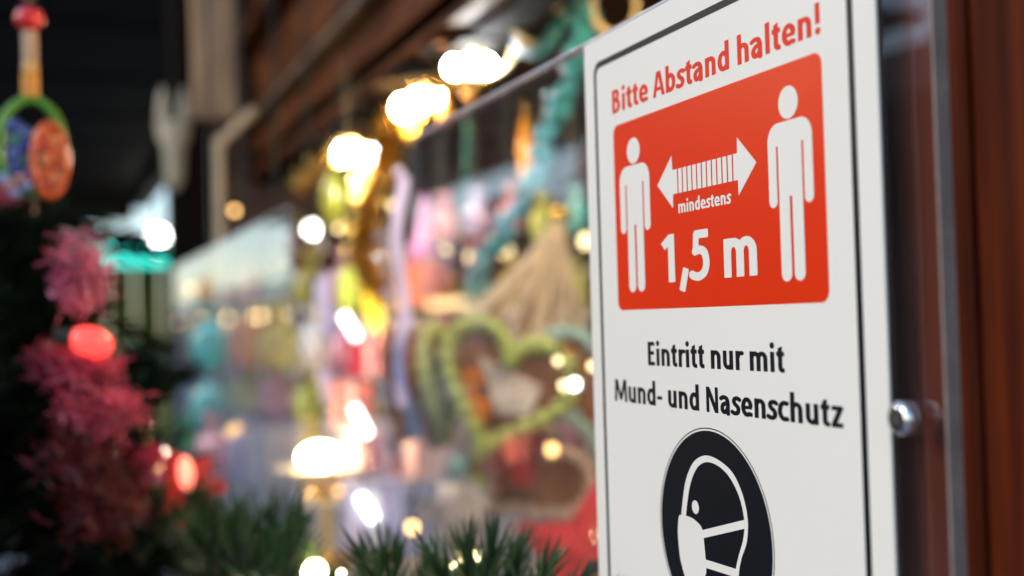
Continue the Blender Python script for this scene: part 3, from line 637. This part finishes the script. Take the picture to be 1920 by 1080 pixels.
# wooden rings on cords
def woodring(x, y, Y, rr, label):
    c = W(x, y, Y); t = thing('wooden_ring', label, 'ring', c, (0, 0, R(-20)), group='cream wooden rings hanging under the lintel')
    MB().tube([(rr*math.cos(a*.3142), 0, rr*1.25*math.sin(a*.3142)) for a in range(20)], rr*.17, 8, closed=True).build('hoop', mat('cream_turned_wood', (.62, .50, .26), .4, var=.15), t, True)
    MB().tube([(0, 0, rr*1.25), (0, 0, max(rr*1.3, ZE+.335-c.z))], .0014, 5).build('cord', M_wire, t)
woodring(925, 85, 1.3, .026, 'cream wooden ring just above the highest cool white lamp')
woodring(1005, 32, 1.2, .027, 'cream wooden ring inside the dark teal bead loop')
woodring(1152, 12, 1.1, .024, 'cream wooden ring right above the notice corner')
# amber pendants
def pendant(x, y, Y, hpx, wpx, col, name, label):
    c = W(x, y, Y); k = PXM(Y); H = hpx*k; r = wpx*k/2; t = thing('glass_pendant', label, 'pendant', c, group='coloured glass pendants hanging in the stall')
    MB().lathe([(r*.15, H/2), (r*.5, H*.42), (r, H*.05), (r*.85, -H*.25), (r*.3, -H*.46), (r*.05, -H/2)], 14).build('drop', mat(name, col, .15, var=.2, coat=.5), t, True)
    MB().tube([(0, 0, H/2), (0, 0, H/2+.02)], .004, 8).build('cap', M_brass, t); MB().tube([(0, 0, H/2+.018), (0, 0, max(H/2+.05, ZE+.335-c.z))], .001, 5).build('cord', M_wire, t)
pendant(985, 285, 1.5, 150, 34, (.80, .36, .05), 'amber_glass', 'long amber glass pendant behind the diagonal teal garland')
pendant(880, 165, 1.38, 60, 30, (.75, .30, .03), 'orange_glass', 'small orange glass pendant just under the highest lamp')
pendant(625, 370, 1.7, 120, 54, (.32, .30, .03), 'olive_glass', 'olive glass pendant under the farthest cool white lamp')
pendant(558, 470, 1.95, 100, 46, (.22, .07, .05), 'brown_glass', 'dark brown glass pendant left of the olive pendant')
pendant(770, 240, 1.45, 60, 34, (.80, .50, .06), 'yellow_glass', 'yellow glass pendant under the middle warm lamp')
pendant(835, 210, 1.40, 54, 30, (.80, .42, .05), 'gold_glass', 'gold glass pendant between the two highest lamps')
tinsel('gold tinsel garland draped from farthest lamp down past yellow lantern', [(735, 235, 1.5), (715, 300, 1.52), (690, 370, 1.55), (680, 470, 1.58), (712, 560, 1.6)], .032, 1300, M_gold, .0020)
tinsel('silver tinsel hanging between the glint sticks and the near screen', [(722, 430, 1.45), (735, 560, 1.45), (728, 720, 1.42), (740, 860, 1.4)], .020, 500, mat('silver_tinsel', (.75, .72, .80), .25, .9, var=.2), .0015)

# ---------------------------------------------------------------- toys, boxes and lanterns on the shelf and counter
def giftbox(label, x, y, Y, wpx, hpx, name, col, rib, rz=-12):
    c = W(x, y, Y); k = PXM(Y); w_, h_ = wpx*k*.9, hpx*k; t = thing('gift_box', label, 'gift box', (c.x, c.y, c.z-h_/2), (0, 0, R(rz)), group='wrapped gift boxes hung and stacked in the stall')
    bevel(MB().box(-w_/2, w_/2, -w_/2, w_/2, 0, h_*.8).build('box', mat(name, col, .45, var=.12, scale=40), t), .002)
    bevel(MB().box(-w_*.53, w_*.53, -w_*.53, w_*.53, h_*.8, h_).build('lid', mat(name, col, .45), t), .002)
    mr = mat('box_ribbon_'+rib[0], rib[1], .3)
    MB().box(-w_*.08, w_*.08, -w_*.545, w_*.545, -.001, h_+.002).build('ribbon', mr, t); MB().box(-w_*.545, w_*.545, -w_*.08, w_*.08, -.002, h_+.001).build('ribbon', mr, t)
    for s in (-1, 1): MB().tube([(0, 0, h_+.004), (s*w_*.2, 0, h_+w_*.16), (s*w_*.32, 0, h_+w_*.08), (0, 0, h_+.004)], w_*.035, 6).build('bow_loop', mr, t, True)
    return t
ST = []
def stand(x, y, Y, hpx):
    """top of a display riser so that a box really stands on something"""
    return
rw = ('white', (.8, .78, .8)); rg = ('gold', (.8, .55, .15)); rr_ = ('red', (.6, .03, .05))
giftbox('crimson gift box with white ribbon left of the edge-on hearts', 688, 655, 1.75, 84, 100, 'crimson_wrap', (.62, .03, .09), rw)
giftbox('salmon gift box under the crimson box', 660, 757, 1.75, 80, 84, 'salmon_wrap', (.75, .22, .22), rw)
giftbox('rose gift box beside the lower glint stick', 722, 850, 1.55, 76, 86, 'rose_wrap', (.78, .34, .42), rw)
giftbox('pale lilac gift box standing on the counter at front', 700, 960, 1.45, 120, 120, 'pale_lilac_wrap', (.62, .56, .72), rw)
giftbox('white gift box on the counter left of the bowl lamp', 500, 850, 1.95, 80, 90, 'white_wrap', (.74, .74, .80), rr_)
giftbox('green gift box behind the white ribbon', 512, 775, 2.2, 46, 70, 'green_wrap', (.05, .36, .14), rw)
giftbox('small green gift box left of the broad pale blue ribbon', 360, 812, 2.4, 40, 70, 'green_wrap', (.05, .36, .14), rg)
giftbox('small red gift box between the white and pale blue ribbons', 480, 742, 2.3, 42, 44, 'red_wrap', (.55, .08, .05), rg)
giftbox('brown paper gift box at far end of the stall', 430, 690, 2.4, 56, 90, 'brown_paper', (.30, .20, .10), rg)
giftbox('pale green gift box stacked high at far end', 380, 610, 2.5, 60, 90, 'pale_green_wrap', (.55, .62, .22), rw)
giftbox('cream gift box near the bowl lamp dish', 612, 985, 1.5, 110, 90, 'cream_wrap', (.62, .58, .56), rg)
giftbox('pale blue gift box beneath the edge-on hearts', 790, 975, 1.38, 90, 130, 'paleblue_wrap', (.50, .52, .66), rw)
giftbox('ivory gift box low beneath the edge-on lime heart', 850, 985, 1.42, 100, 130, 'ivory_wrap', (.80, .74, .66), rg, 10)
giftbox('pearl white gift box at front of counter near the red star', 935, 1010, 1.36, 96, 110, 'pearl_wrap', (.80, .74, .76), rw, -25)
giftbox('pale pink gift box on the counter behind the paper bow', 800, 860, 1.6, 90, 90, 'pale_pink_wrap', (.84, .58, .62), rw, 5)
# display risers that carry them
rs = thing('display_riser', 'stepped pale display riser on the counter behind the ribbons', 'display stand', (0, 0, 0))
M_ris = mat('pale_riser', (.52, .48, .50), .6, var=.15)
for k, (x0, x1, y0, y1, zt) in enumerate([(.31, .80, 2.18, 2.55, -.09), (.31, .75, 1.86, 2.16, -.16), (.40, .80, 1.62, 1.84, -.145)]):
    bevel(MB().box(x0, x1, y0, y1, ZE-.334, ZE+zt).build('step', M_ris, rs), .003)
# gnome
c = W(800, 520, 1.7); k = PXM(1.7); t = thing('gnome', 'felt gnome with tall pink pointed hat and orange coat', 'gnome', c)
MB().lathe([(.05*1, -60*k), (48*k, -60*k), (52*k, -30*k), (40*k, 20*k), (20*k, 45*k), (.002, 50*k)], 18).build('coat', mat('orange_felt', (.72, .16, .03), .9, var=.2), t, True)
MB().lathe([(38*k, 30*k), (30*k, 60*k), (14*k, 115*k), (.002, 170*k)], 16).build('hat', mat('pink_felt', (.80, .22, .46), .9, var=.15), t, True)
MB().ball((0, -36*k, 32*k), 9*k).build('nose', mat('felt_nose', (.75, .45, .3), .8), t, True)
MB().lathe([(.002, -25*k), (18*k, 5*k), (26*k, 28*k), (.01, 34*k)], 12, c=(0, -26*k, 0), sy=.6).build('beard', I_or, t, True)
for s in (-1, 1): MB().ball((s*30*k, -18*k, -8*k), 14*k, sz=1.8).build('arm', mat('orange_felt', (.72, .16, .03), .9), t, True)
MB().tube([(0, 0, 168*k), (0, 0, max(170*k, ZE+.335-c.z))], .001, 5).build('cord', M_wire, t)
# paper lanterns
def plantern(x, y, Y, hpx, wpx, col, name, label, lit=0.):
    c = W(x, y, Y); k = PXM(Y); H = hpx*k; r = wpx*k/2; t = thing('paper_lantern', label, 'paper lantern', c, group='paper lanterns hanging in the stall')
    pr = [(r*.35, -H/2)]+[(r*(.55+.45*math.sin(math.pi*(i+.5)/9))*(1 if i % 2 else .95), -H/2+H*(i+.5)/9) for i in range(9)]+[(r*.35, H/2)]
    MB().lathe(pr, 18).build('shade', mat(name, col, .7, var=.1, emit=col, estr=lit), t, True)
    for s in (-1, 1): MB().lathe([(r*.38, s*H/2-.002), (r*.38, s*H/2+.003)], 12).build('rim', M_gold, t)
    MB().tube([(0, 0, H/2), (0, 0, max(H/2+.02, ZE+.335-c.z))], .001, 5).build('cord', M_wire, t)
plantern(705, 568, 1.62, 110, 48, (.95, .62, .04), 'lit_yellow_paper', 'glowing yellow paper lantern at the foot of the gold tinsel', 1.1)
plantern(655, 545, 1.8, 90, 44, (.60, .72, .10), 'lime_paper', 'lime paper lantern left of the yellow one', .25)
plantern(755, 545, 1.75, 80, 44, (.95, .40, .05), 'lit_orange_paper', 'orange paper lantern between the yellow one and the gnome', .5)
plantern(600, 600, 2.0, 80, 44, (.90, .66, .32), 'cream_paper', 'cream paper lantern beside the lilac ribbon', .3)
# sweet bags hanging in rows
PAL = [('orange', (.88, .36, .06)), ('golden yellow', (.92, .66, .12)), ('cream', (.84, .74, .56)), ('rose', (.88, .34, .42)), ('turquoise', (.14, .60, .60)), ('caramel', (.62, .34, .14)), ('white', (.84, .82, .84)), ('scarlet', (.72, .08, .06)), ('lilac', (.62, .52, .80)), ('lime', (.56, .64, .14))]
ORD = ['first', 'second', 'third', 'fourth', 'fifth', 'sixth', 'seventh', 'eighth', 'ninth', 'tenth', 'eleventh', 'twelfth', 'thirteenth', 'fourteenth']
rb_ = random.Random(11)
bag_me = {}
for row, (yy, nm, hh) in enumerate(((395, 'top', 86), (520, 'upper', 96), (640, 'middle', 104), (765, 'lower', 104), (905, 'bottom', 110))):
    xs_ = [x for x in range(400, 1111, 62)]; last = -1
    for i, x in enumerate(xs_):
        if row == 0 and x < 800: continue
        Y = 2.02-(x-400)/710*.60+.05*(row % 2); ci = rb_.randrange(len(PAL)); ci = (ci+1) % len(PAL) if ci == last else ci; last = ci
        cn_, cc = PAL[ci]; y = yy+(x-750)*.02+rb_.uniform(-14, 14)+(620-yy)*.18*(1 if x < 640 else 0); c = W(x, y, Y); k = PXM(Y); H = hh*k*1.2
        t = thing('sweet_bag', '%s sweet bag in the %s row behind the goods, %s from the far end' % (cn_, nm, ORD[i]), 'sweet bag', c, (0, 0, rb_.uniform(0, 3)), group='filled sweet bags hanging in rows')
        if ci not in bag_me:
            u = 1.0
            pr = [(.001, -.5), (.20, -.49), (.30, -.40), (.33, -.15), (.30, .05), (.16, .20), (.05, .26), (.13, .36), (.22, .46), (.001, .40)]
            b0 = MB().lathe([(r_, z_) for r_, z_ in pr], 12, sy=.7)
            b1 = MB().tube([(.06*math.cos(q*.785), .05*math.sin(q*.785), .26) for q in range(8)], .018, 6, closed=True)
            me0 = bpy.data.meshes.new('body'); me0.from_pydata(b0.v, [], b0.f); me0.shade_smooth(); me0.materials.append(mat('bag_'+cn_.replace(' ', '_'), cc, .3, var=.55, scale=9, coat=.6, bump=.5))
            me1 = bpy.data.meshes.new('tie'); me1.from_pydata(b1.v, [], b1.f); me1.shade_smooth(); me1.materials.append(M_gold); bag_me[ci] = (me0, me1)
        for nm2, me_ in zip(('body', 'tie'), bag_me[ci]):
            o = link(nm2, me_, None, t); o.scale = (H, H, H)
        MB().tube([(0, 0, H*.3), (0, 0, max(H*.5, ZE+.60-c.z))], .0008, 4).build('cord', M_wire, t)
# red felt star low by the notice
c = W(1112, 1050, 1.0); t = thing('felt_star', 'large red felt star beneath the mint-bordered heart', 'star', c, (0, R(8), R(-12)))
mrf = mat('red_felt', (.70, .05, .06), .9, var=.2, scale=60)
P = [((.085 if i % 2 == 0 else .042)*math.sin(i*math.pi/5), (.085 if i % 2 == 0 else .042)*math.cos(i*math.pi/5)) for i in range(10)]
vs = [(a, -.006, b_) for a, b_ in P]+[(a, .006, b_) for a, b_ in P]+[(0, -.016, 0), (0, .016, 0)]
MB().add(vs, [(i, (i+1) % 10, 10+(i+1) % 10, 10+i) for i in range(10)]+[((i+1) % 10, i, 20) for i in range(10)]+[(10+i, 10+(i+1) % 10, 21) for i in range(10)]).build('body', mrf, t)
MB().tube([(0, 0, .08), (0, 0, .30)], .001, 5).build('cord', M_wire, t)

# ---------------------------------------------------------------- far end details: carved pendant, cream bracket, coloured mobile
c = W(326, 255, 2.5); k = PXM(2.5); t = thing('carved_pendant', 'cream carved double-pronged wooden pendant under the canopy', 'pendant', c)
MB().lathe([(5*k, -100*k), (16*k, -80*k), (20*k, -20*k), (30*k, 0), (30*k, 10*k), (24*k, 16*k)], 14).build('stem', M_cream, t, True)
for s in (-1, 1): MB().lathe([(7*k, 14*k), (12*k, 40*k), (8*k, 70*k), (2*k, 90*k)], 10, c=(s*18*k, 0, 0)).build('prong', M_cream, t, True)
MB().lathe([(32*k, 14*k), (32*k, 24*k)], 14).build('collar', M_cream, t)
MB().tube([(0, 0, 20*k), (0, 0, ZE+.90-c.z)], .002, 6).build('cord', M_wire, t)
a = W(412, 478, 1.95); bb = W(410, 262, 1.95); t = thing('shelf_bracket', 'cream painted bracket with diagonal strut below the fascia', 'bracket', a)
MB().tube([(0, 0, -.10), tuple(bb-a)], .008, 8).build('upright', mat('aged_cream_paint', (.42, .34, .22), .6), t); MB().tube([tuple((bb-a)*.97), tuple(W(478, 205, 1.9)-a)], .008, 8).build('strut', mat('aged_cream_paint', (.42, .34, .22), .6), t)

c = W(55, 35, 1.0); k = PXM(1.0); t = thing('bead_mobile', 'colourful hanging mobile with red bead, green loop and orange disc', 'mobile', c)
Zp = lambda y: (35-y)*k
MB().tube([(0, 0, .5), (0, 0, Zp(90))], .0012, 5).build('cord', M_wire, t)
MB().ball((0, 0, 0), 25*k, sz=.85).build('red_bead', mat('red_bead', (.70, .02, .02), .25, coat=.5), t, True)
MB().tube([(0, 0, Zp(-30)), (0, 0, Zp(-2))], 14*k, 10).build('upper_stick', mat('ochre_stick', (.62, .34, .08), .5), t)
MB().tube([(0, 0, Zp(58)), (0, 0, Zp(112))], 12*k, 10).build('wooden_stick', mat('beige_stick', (.52, .34, .22), .5), t)
MB().ball((0, 0, Zp(122)), 14*k).build('amber_bead', mat('amber_bead', (.78, .42, .12), .2, coat=.5), t, True)
MB().tube([(0, 0, Zp(134)), (0, 0, Zp(172))], 14*k, 10).build('amber_stick', mat('ochre_stick2', (.75, .30, .02), .4), t)
pts = [((52*math.cos(a))*k, 0, Zp(258)+82*k*math.sin(a)) for a in [i*math.pi*2/28 for i in range(28)]]
MB().tube(pts, 8*k, 8, closed=True).build('green_loop', mat('green_wood', (.10, .32, .03), .4), t, True)
MB().tube([(30*k+26*k*math.cos(q*math.pi/14), -.012, Zp(285)+62*k*math.sin(q*math.pi/14)) for q in range(28)], 7*k, 8, closed=True).build('orange_hoop', mat('orange_lacquer', (.80, .12, .012), .35, var=.3, scale=60, coat=.3), t, True)
for q in range(9): MB().ball((30*k+(q % 2)*14*k-7*k, -.012, Zp(240+q*11)), 11*k).build('orange_bead', mat('orange_bead%d' % (q % 3), [(.82, .14, .02), (.85, .30, .10), (.62, .06, .02)][q % 3], .3, coat=.4), t, True)
for q in range(9): MB().ball((-18*k+(q % 2)*16*k-8*k, -.002, Zp(225+q*12)), 13*k).build('blue_bead', mat('blue_bead%d' % (q % 3), [(.03, .06, .34), (.08, .14, .45), (.05, .20, .16)][q % 3], .3, coat=.4), t, True)
for i in range(5): MB().ball((-44*k+i*9*k, -.012, Zp(318+((i*7) % 3)*12)), 9*k).build('small_bead', mat('pale_blue_bead%d' % (i % 2), [(.25, .35, .7), (.6, .25, .2)][i % 2], .3, coat=.4), t, True)
MB().tube([(4*k, 0, Zp(340)), (4*k, 0, Zp(380))], 3*k, 6).build('tassel', mat('beige_stick', (.52, .34, .22), .5), t)

# ---------------------------------------------------------------- fir: garland under the screens and a dense fir at the left
def sprig(bn, bt, p0, d, L_, n, nl, nw, rnd, up=.55):
    d = Vector(d).normalized(); p0 = Vector(p0); a = d.orthogonal().normalized(); c_ = d.cross(a)
    bt.tube([p0, p0+d*L_*.5, p0+d*L_], [nw*1.1, nw*.9, nw*.4], 5)
    for i in range(n):
        u = (i+.5)/n; an = i*2.399+rnd.uniform(-.3, .3); rd = a*math.cos(an)+c_*math.sin(an)
        nd = (rd*(1-.35*u)+d*(up+.7*u)).normalized(); q = p0+d*L_*u*.97; l = nl*rnd.uniform(.75, 1.1)
        s_ = nd.cross(d); s_ = s_.normalized()*nw*.5 if s_.length > 1e-4 else a*nw*.5; t_ = nd.cross(s_).normalized()*nw*.28
        bend = d*l*.10
        bn.add([q-s_, q+s_, q+t_, q+nd*l*.6-s_*.9+bend*.4, q+nd*l*.6+s_*.9+bend*.4, q+nd*l*.6+t_+bend*.4, q+nd*l+bend], [(0, 1, 4, 3), (1, 2, 5, 4), (2, 0, 3, 5), (3, 4, 6), (4, 5, 6), (5, 3, 6)])
rnd = random.Random(3)
g = thing('fir_garland', 'dark green fir garland with small gold lights along the foot of the screens', 'garland', (0, 0, 0))
spr = [((742, 1165), .62, (706, 985), 26), ((735, 1160), .60, (650, 990), 22), ((735, 1170), .61, (745, 1010), 24), ((890, 1150), .56, (868, 985), 30), ((900, 1160), .55, (930, 980), 28), ((930, 1180), .57, (985, 990), 28), ((860, 1150), .57, (800, 1010), 22), ((980, 1170), .54, (1060, 1030), 24), ((780, 1180), .60, (800, 1040), 22), ((600, 1150), .72, (575, 1000), 30), ((560, 1130), .80, (480, 990), 30), ((640, 1170), .68, (690, 1060), 24),
       ((500, 1090), .9, (440, 960), 30), ((470, 1080), .95, (560, 975), 30), ((420, 1060), 1.0, (370, 930), 34), ((400, 1060), 1.0, (480, 900), 30), ((340, 1040), 1.05, (330, 905), 30), ((520, 1120), .84, (600, 1010), 26), ((450, 1120), .9, (380, 1010), 30), ((560, 1150), .78, (640, 1060), 24)]
tot = MB()
path = [W(1150, 1200, .50), W(1000, 1190, .53), W(880, 1165, .56), W(740, 1175, .61), W(600, 1150, .71), W(480, 1090, .9), W(380, 1060, 1.05), W(260, 1000, 1.3)]
MB().tube(path, .006, 8).build('core', M_twig, g)
for (x0, y0), Y, (x1, y1), n in spr:
    p = W(x0, y0, Y); e = W(x1, y1, Y-.01+rnd.uniform(-.02, .02)); e.x = min(e.x, XF-.012)
    bn = MB(); bt = MB(); d = e-p; sprig(bn, bt, p, d, d.length*.68, int(n*1.25), .026, .0028, rnd, 1.3)
    o = bn.build('needle_spray', M_fir, g); bt.build('twig', M_twig, o)
for i in range(13):                        # low filling sprays lying along the core
    u = rnd.random()*(len(path)-1); j = int(u); p = path[j].lerp(path[j+1], u-j)
    bn = MB(); bt = MB(); d = Vector((rnd.uniform(-.7, .25), rnd.uniform(-.8, .8), rnd.uniform(-.2, .55)))
    sprig(bn, bt, p, d, .05, 26, .022, .0026, rnd, .7); o = bn.build('needle_spray', M_fir, g); bt.build('twig', M_twig, o)
for i in range(34):                        # thick dark end of the garland against the fir
    x = rnd.uniform(200, 520); y = 1075+rnd.uniform(-10, 40)-(x < 330)*60; p = W(x, y, 1.02-(x-200)/320*.22+rnd.uniform(-.06, .04)); e = W(x+rnd.uniform(-70, 90), y-rnd.uniform(90, 190), (p-EYE).y-.02)
    bn = MB(); bt = MB(); sprig(bn, bt, p, e-p, (e-p).length*.75, 40, .028, .0026, rnd, 1.0); o = bn.build('needle_spray', M_fir, g); bt.build('twig', M_twig, o)
M_gl = lampmat('tiny_gold_light', (1, .78, .40), 9.)
for x, y, Y, r in ((883, 1036, .555, .0022), (866, 1052, .56, .0016), (895, 1046, .55, .0014), (590, 1072, .70, .0075), (850, 1060, .57, .0014), (640, 1075, .68, .002)):
    MB().ball(W(x, y, Y), r, 10, 6).build('gold_light', M_gl, g, True)
# left fir
ft = thing('fir_tree', 'dense dark cut fir filling the left foreground', 'fir tree', (-.085, 1.06, 0))
MB().tube([(0, 0, 0), (.005, 0, 1.0), (0, .01, ZE+.13)], [.030, .022, .006], 10).build('trunk', M_twig, ft)
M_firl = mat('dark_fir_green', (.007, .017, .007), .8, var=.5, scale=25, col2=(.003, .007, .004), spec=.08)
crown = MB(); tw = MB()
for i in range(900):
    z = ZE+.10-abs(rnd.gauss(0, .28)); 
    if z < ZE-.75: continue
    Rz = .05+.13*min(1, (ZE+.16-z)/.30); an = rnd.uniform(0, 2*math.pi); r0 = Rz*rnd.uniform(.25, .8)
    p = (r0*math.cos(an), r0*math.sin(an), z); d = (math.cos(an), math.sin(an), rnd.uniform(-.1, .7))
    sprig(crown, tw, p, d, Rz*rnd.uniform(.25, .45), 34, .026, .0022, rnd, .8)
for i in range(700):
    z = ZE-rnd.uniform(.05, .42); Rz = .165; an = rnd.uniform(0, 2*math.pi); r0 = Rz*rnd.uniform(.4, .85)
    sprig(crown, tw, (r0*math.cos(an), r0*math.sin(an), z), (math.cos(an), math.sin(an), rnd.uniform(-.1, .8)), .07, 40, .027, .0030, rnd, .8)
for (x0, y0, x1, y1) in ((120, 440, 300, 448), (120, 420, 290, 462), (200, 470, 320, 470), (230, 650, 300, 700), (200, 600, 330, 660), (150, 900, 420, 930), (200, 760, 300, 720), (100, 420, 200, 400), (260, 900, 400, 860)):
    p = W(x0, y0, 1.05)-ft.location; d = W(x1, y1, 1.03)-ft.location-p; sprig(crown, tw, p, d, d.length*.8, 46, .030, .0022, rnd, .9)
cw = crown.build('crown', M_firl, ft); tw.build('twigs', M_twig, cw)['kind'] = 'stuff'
# ornaments on and before the fir
c = W(-25, 492, 1.34); t = thing('bauble', 'large dark red matte ball at the left edge atop the fir', 'bauble', c)
MB().ball((0, 0, 0), 138*PXM(1.34), 32, 20).build('ball', mat('dark_red_matte', (.20, .012, .02), .5, var=.1), t, True)
MB().lathe([(.008, .086), (.008, .100), (.002, .102)], 10).build('cap', M_brass, t)
def pompom(label, x, y, Y, wpx, hpx, col, name, n=900):
    c = W(x, y, Y); k = PXM(Y); t = thing('pompom', label, 'pompom', c, group='fuzzy pompoms on the fir'); r2 = random.Random(int(x+y)); b_ = MB()
    for i in range(n):
        p = Vector((r2.gauss(0, .21)*wpx, r2.gauss(0, .21)*wpx, r2.gauss(0, .21)*hpx))*k; d = Vector((r2.gauss(0, 1), r2.gauss(0, 1), r2.gauss(0, 1))).normalized(); s_ = d.orthogonal().normalized()*.0009; e = p+d*r2.uniform(.006, .014)
        b_.add([p-s_, p+s_, e+s_*.5, e-s_*.5, p+d.cross(s_)], [(0, 1, 2, 3), (0, 3, 4), (1, 4, 2)])
    m = mat(name, col, .45, var=.45, scale=70); b_.build('fuzz', m, t)['kind'] = 'stuff'
    MB().ball((0, 0, 0), .16*wpx*k, 12, 8, sz=hpx/wpx).build('core', m, t, True)
pk = (.95, .20, .34)
pompom('bright pink pompom, topmost on the fir against the sky', 152, 512, .86, 92, 130, pk, 'pink_fuzz')
pompom('pink pompom under the red fairy bulb on the fir', 165, 690, .86, 90, 70, (.85, .10, .18), 'rose_fuzz')
pompom('pink pompom lowest of the pink column on the fir', 195, 765, .86, 130, 90, (.85, .10, .18), 'rose_fuzz2')
pompom('deep red pompom buried in the middle of the fir', 150, 860, .86, 130, 110, (.16, .004, .008), 'deep_red_fuzz')
pompom('dark crimson pompom low in the fir corner', 200, 950, .86, 150, 120, (.15, .004, .008), 'crimson_fuzz')
pompom('small dark rose pompom left of the red bulb', 100, 680, .88, 60, 60, (.40, .03, .08), 'dark_rose_fuzz')
L_red = lampmat('red_fir_bulb', (1, .06, .05), 1.0); L_rs = lampmat('salmon_star_bulb', (1, .22, .14), 1.6)
c = W(171, 641, .84); t = thing('red_bulb', 'glowing red oval bulb on the fir', 'bulb', c, (0, R(20), 0))
MB().ball((0, 0, 0), .0145, sx=1.05, sz=.72).build('glass', L_red, t, True); MB().tube([(-.012, 0, 0), (-.024, 0, -.004)], .006, 8).build('socket', M_wire, t)
c = W(345, 925, .98); t = thing('red_blossom', 'red fabric blossom with glowing salmon heart in the garland', 'blossom', c, (R(-20), 0, R(10)))
M_petal = mat('pinkred_fabric', (.62, .06, .07), .6, var=.2)
_n = M_petal.node_tree.nodes; _l = M_petal.node_tree.links; _t = _n.new('ShaderNodeBsdfTranslucent'); _t.inputs[0].default_value = (1, .25, .2, 1); _m = _n.new('ShaderNodeMixShader'); _m.inputs[0].default_value = .45
_l.new(_n['Principled BSDF'].outputs[0], _m.inputs[1]); _l.new(_t.outputs[0], _m.inputs[2]); _l.new(_m.outputs[0], _n['Material Output'].inputs[0])
for i in range(7):
    a = i*2*math.pi/7; e = Vector((math.cos(a), -.25, math.sin(a)))*.034
    strip(MB(), [e*.12, e*.45+Vector((0, -.008, 0)), e*.8+Vector((0, -.004, 0)), e], lambda u: .003+.013*math.sin(math.pi*min(1, u*.92+.08)), .001, side=(-math.sin(a), 0, math.cos(a))).build('petal', M_petal, t)
MB().ball((.0, -.012, .014), .0065, sz=2.2).build('glowing_heart', L_rs, t, True)
MB().tube([(0, 0, 0), (0, .03, -.07)], .003, 6).build('stem', M_twig, t)
c = W(270, 905, 1.0); t = thing('red_berry', 'dull crimson glass ball left of the blossom', 'bauble', c)
MB().ball((0, 0, 0), .034, 20, 14).build('ball', mat('crimson_glass', (.40, .02, .06), .15, coat=.5), t, True); MB().lathe([(.006, .032), (.006, .042), (.002, .043)], 10).build('cap', M_brass, t)
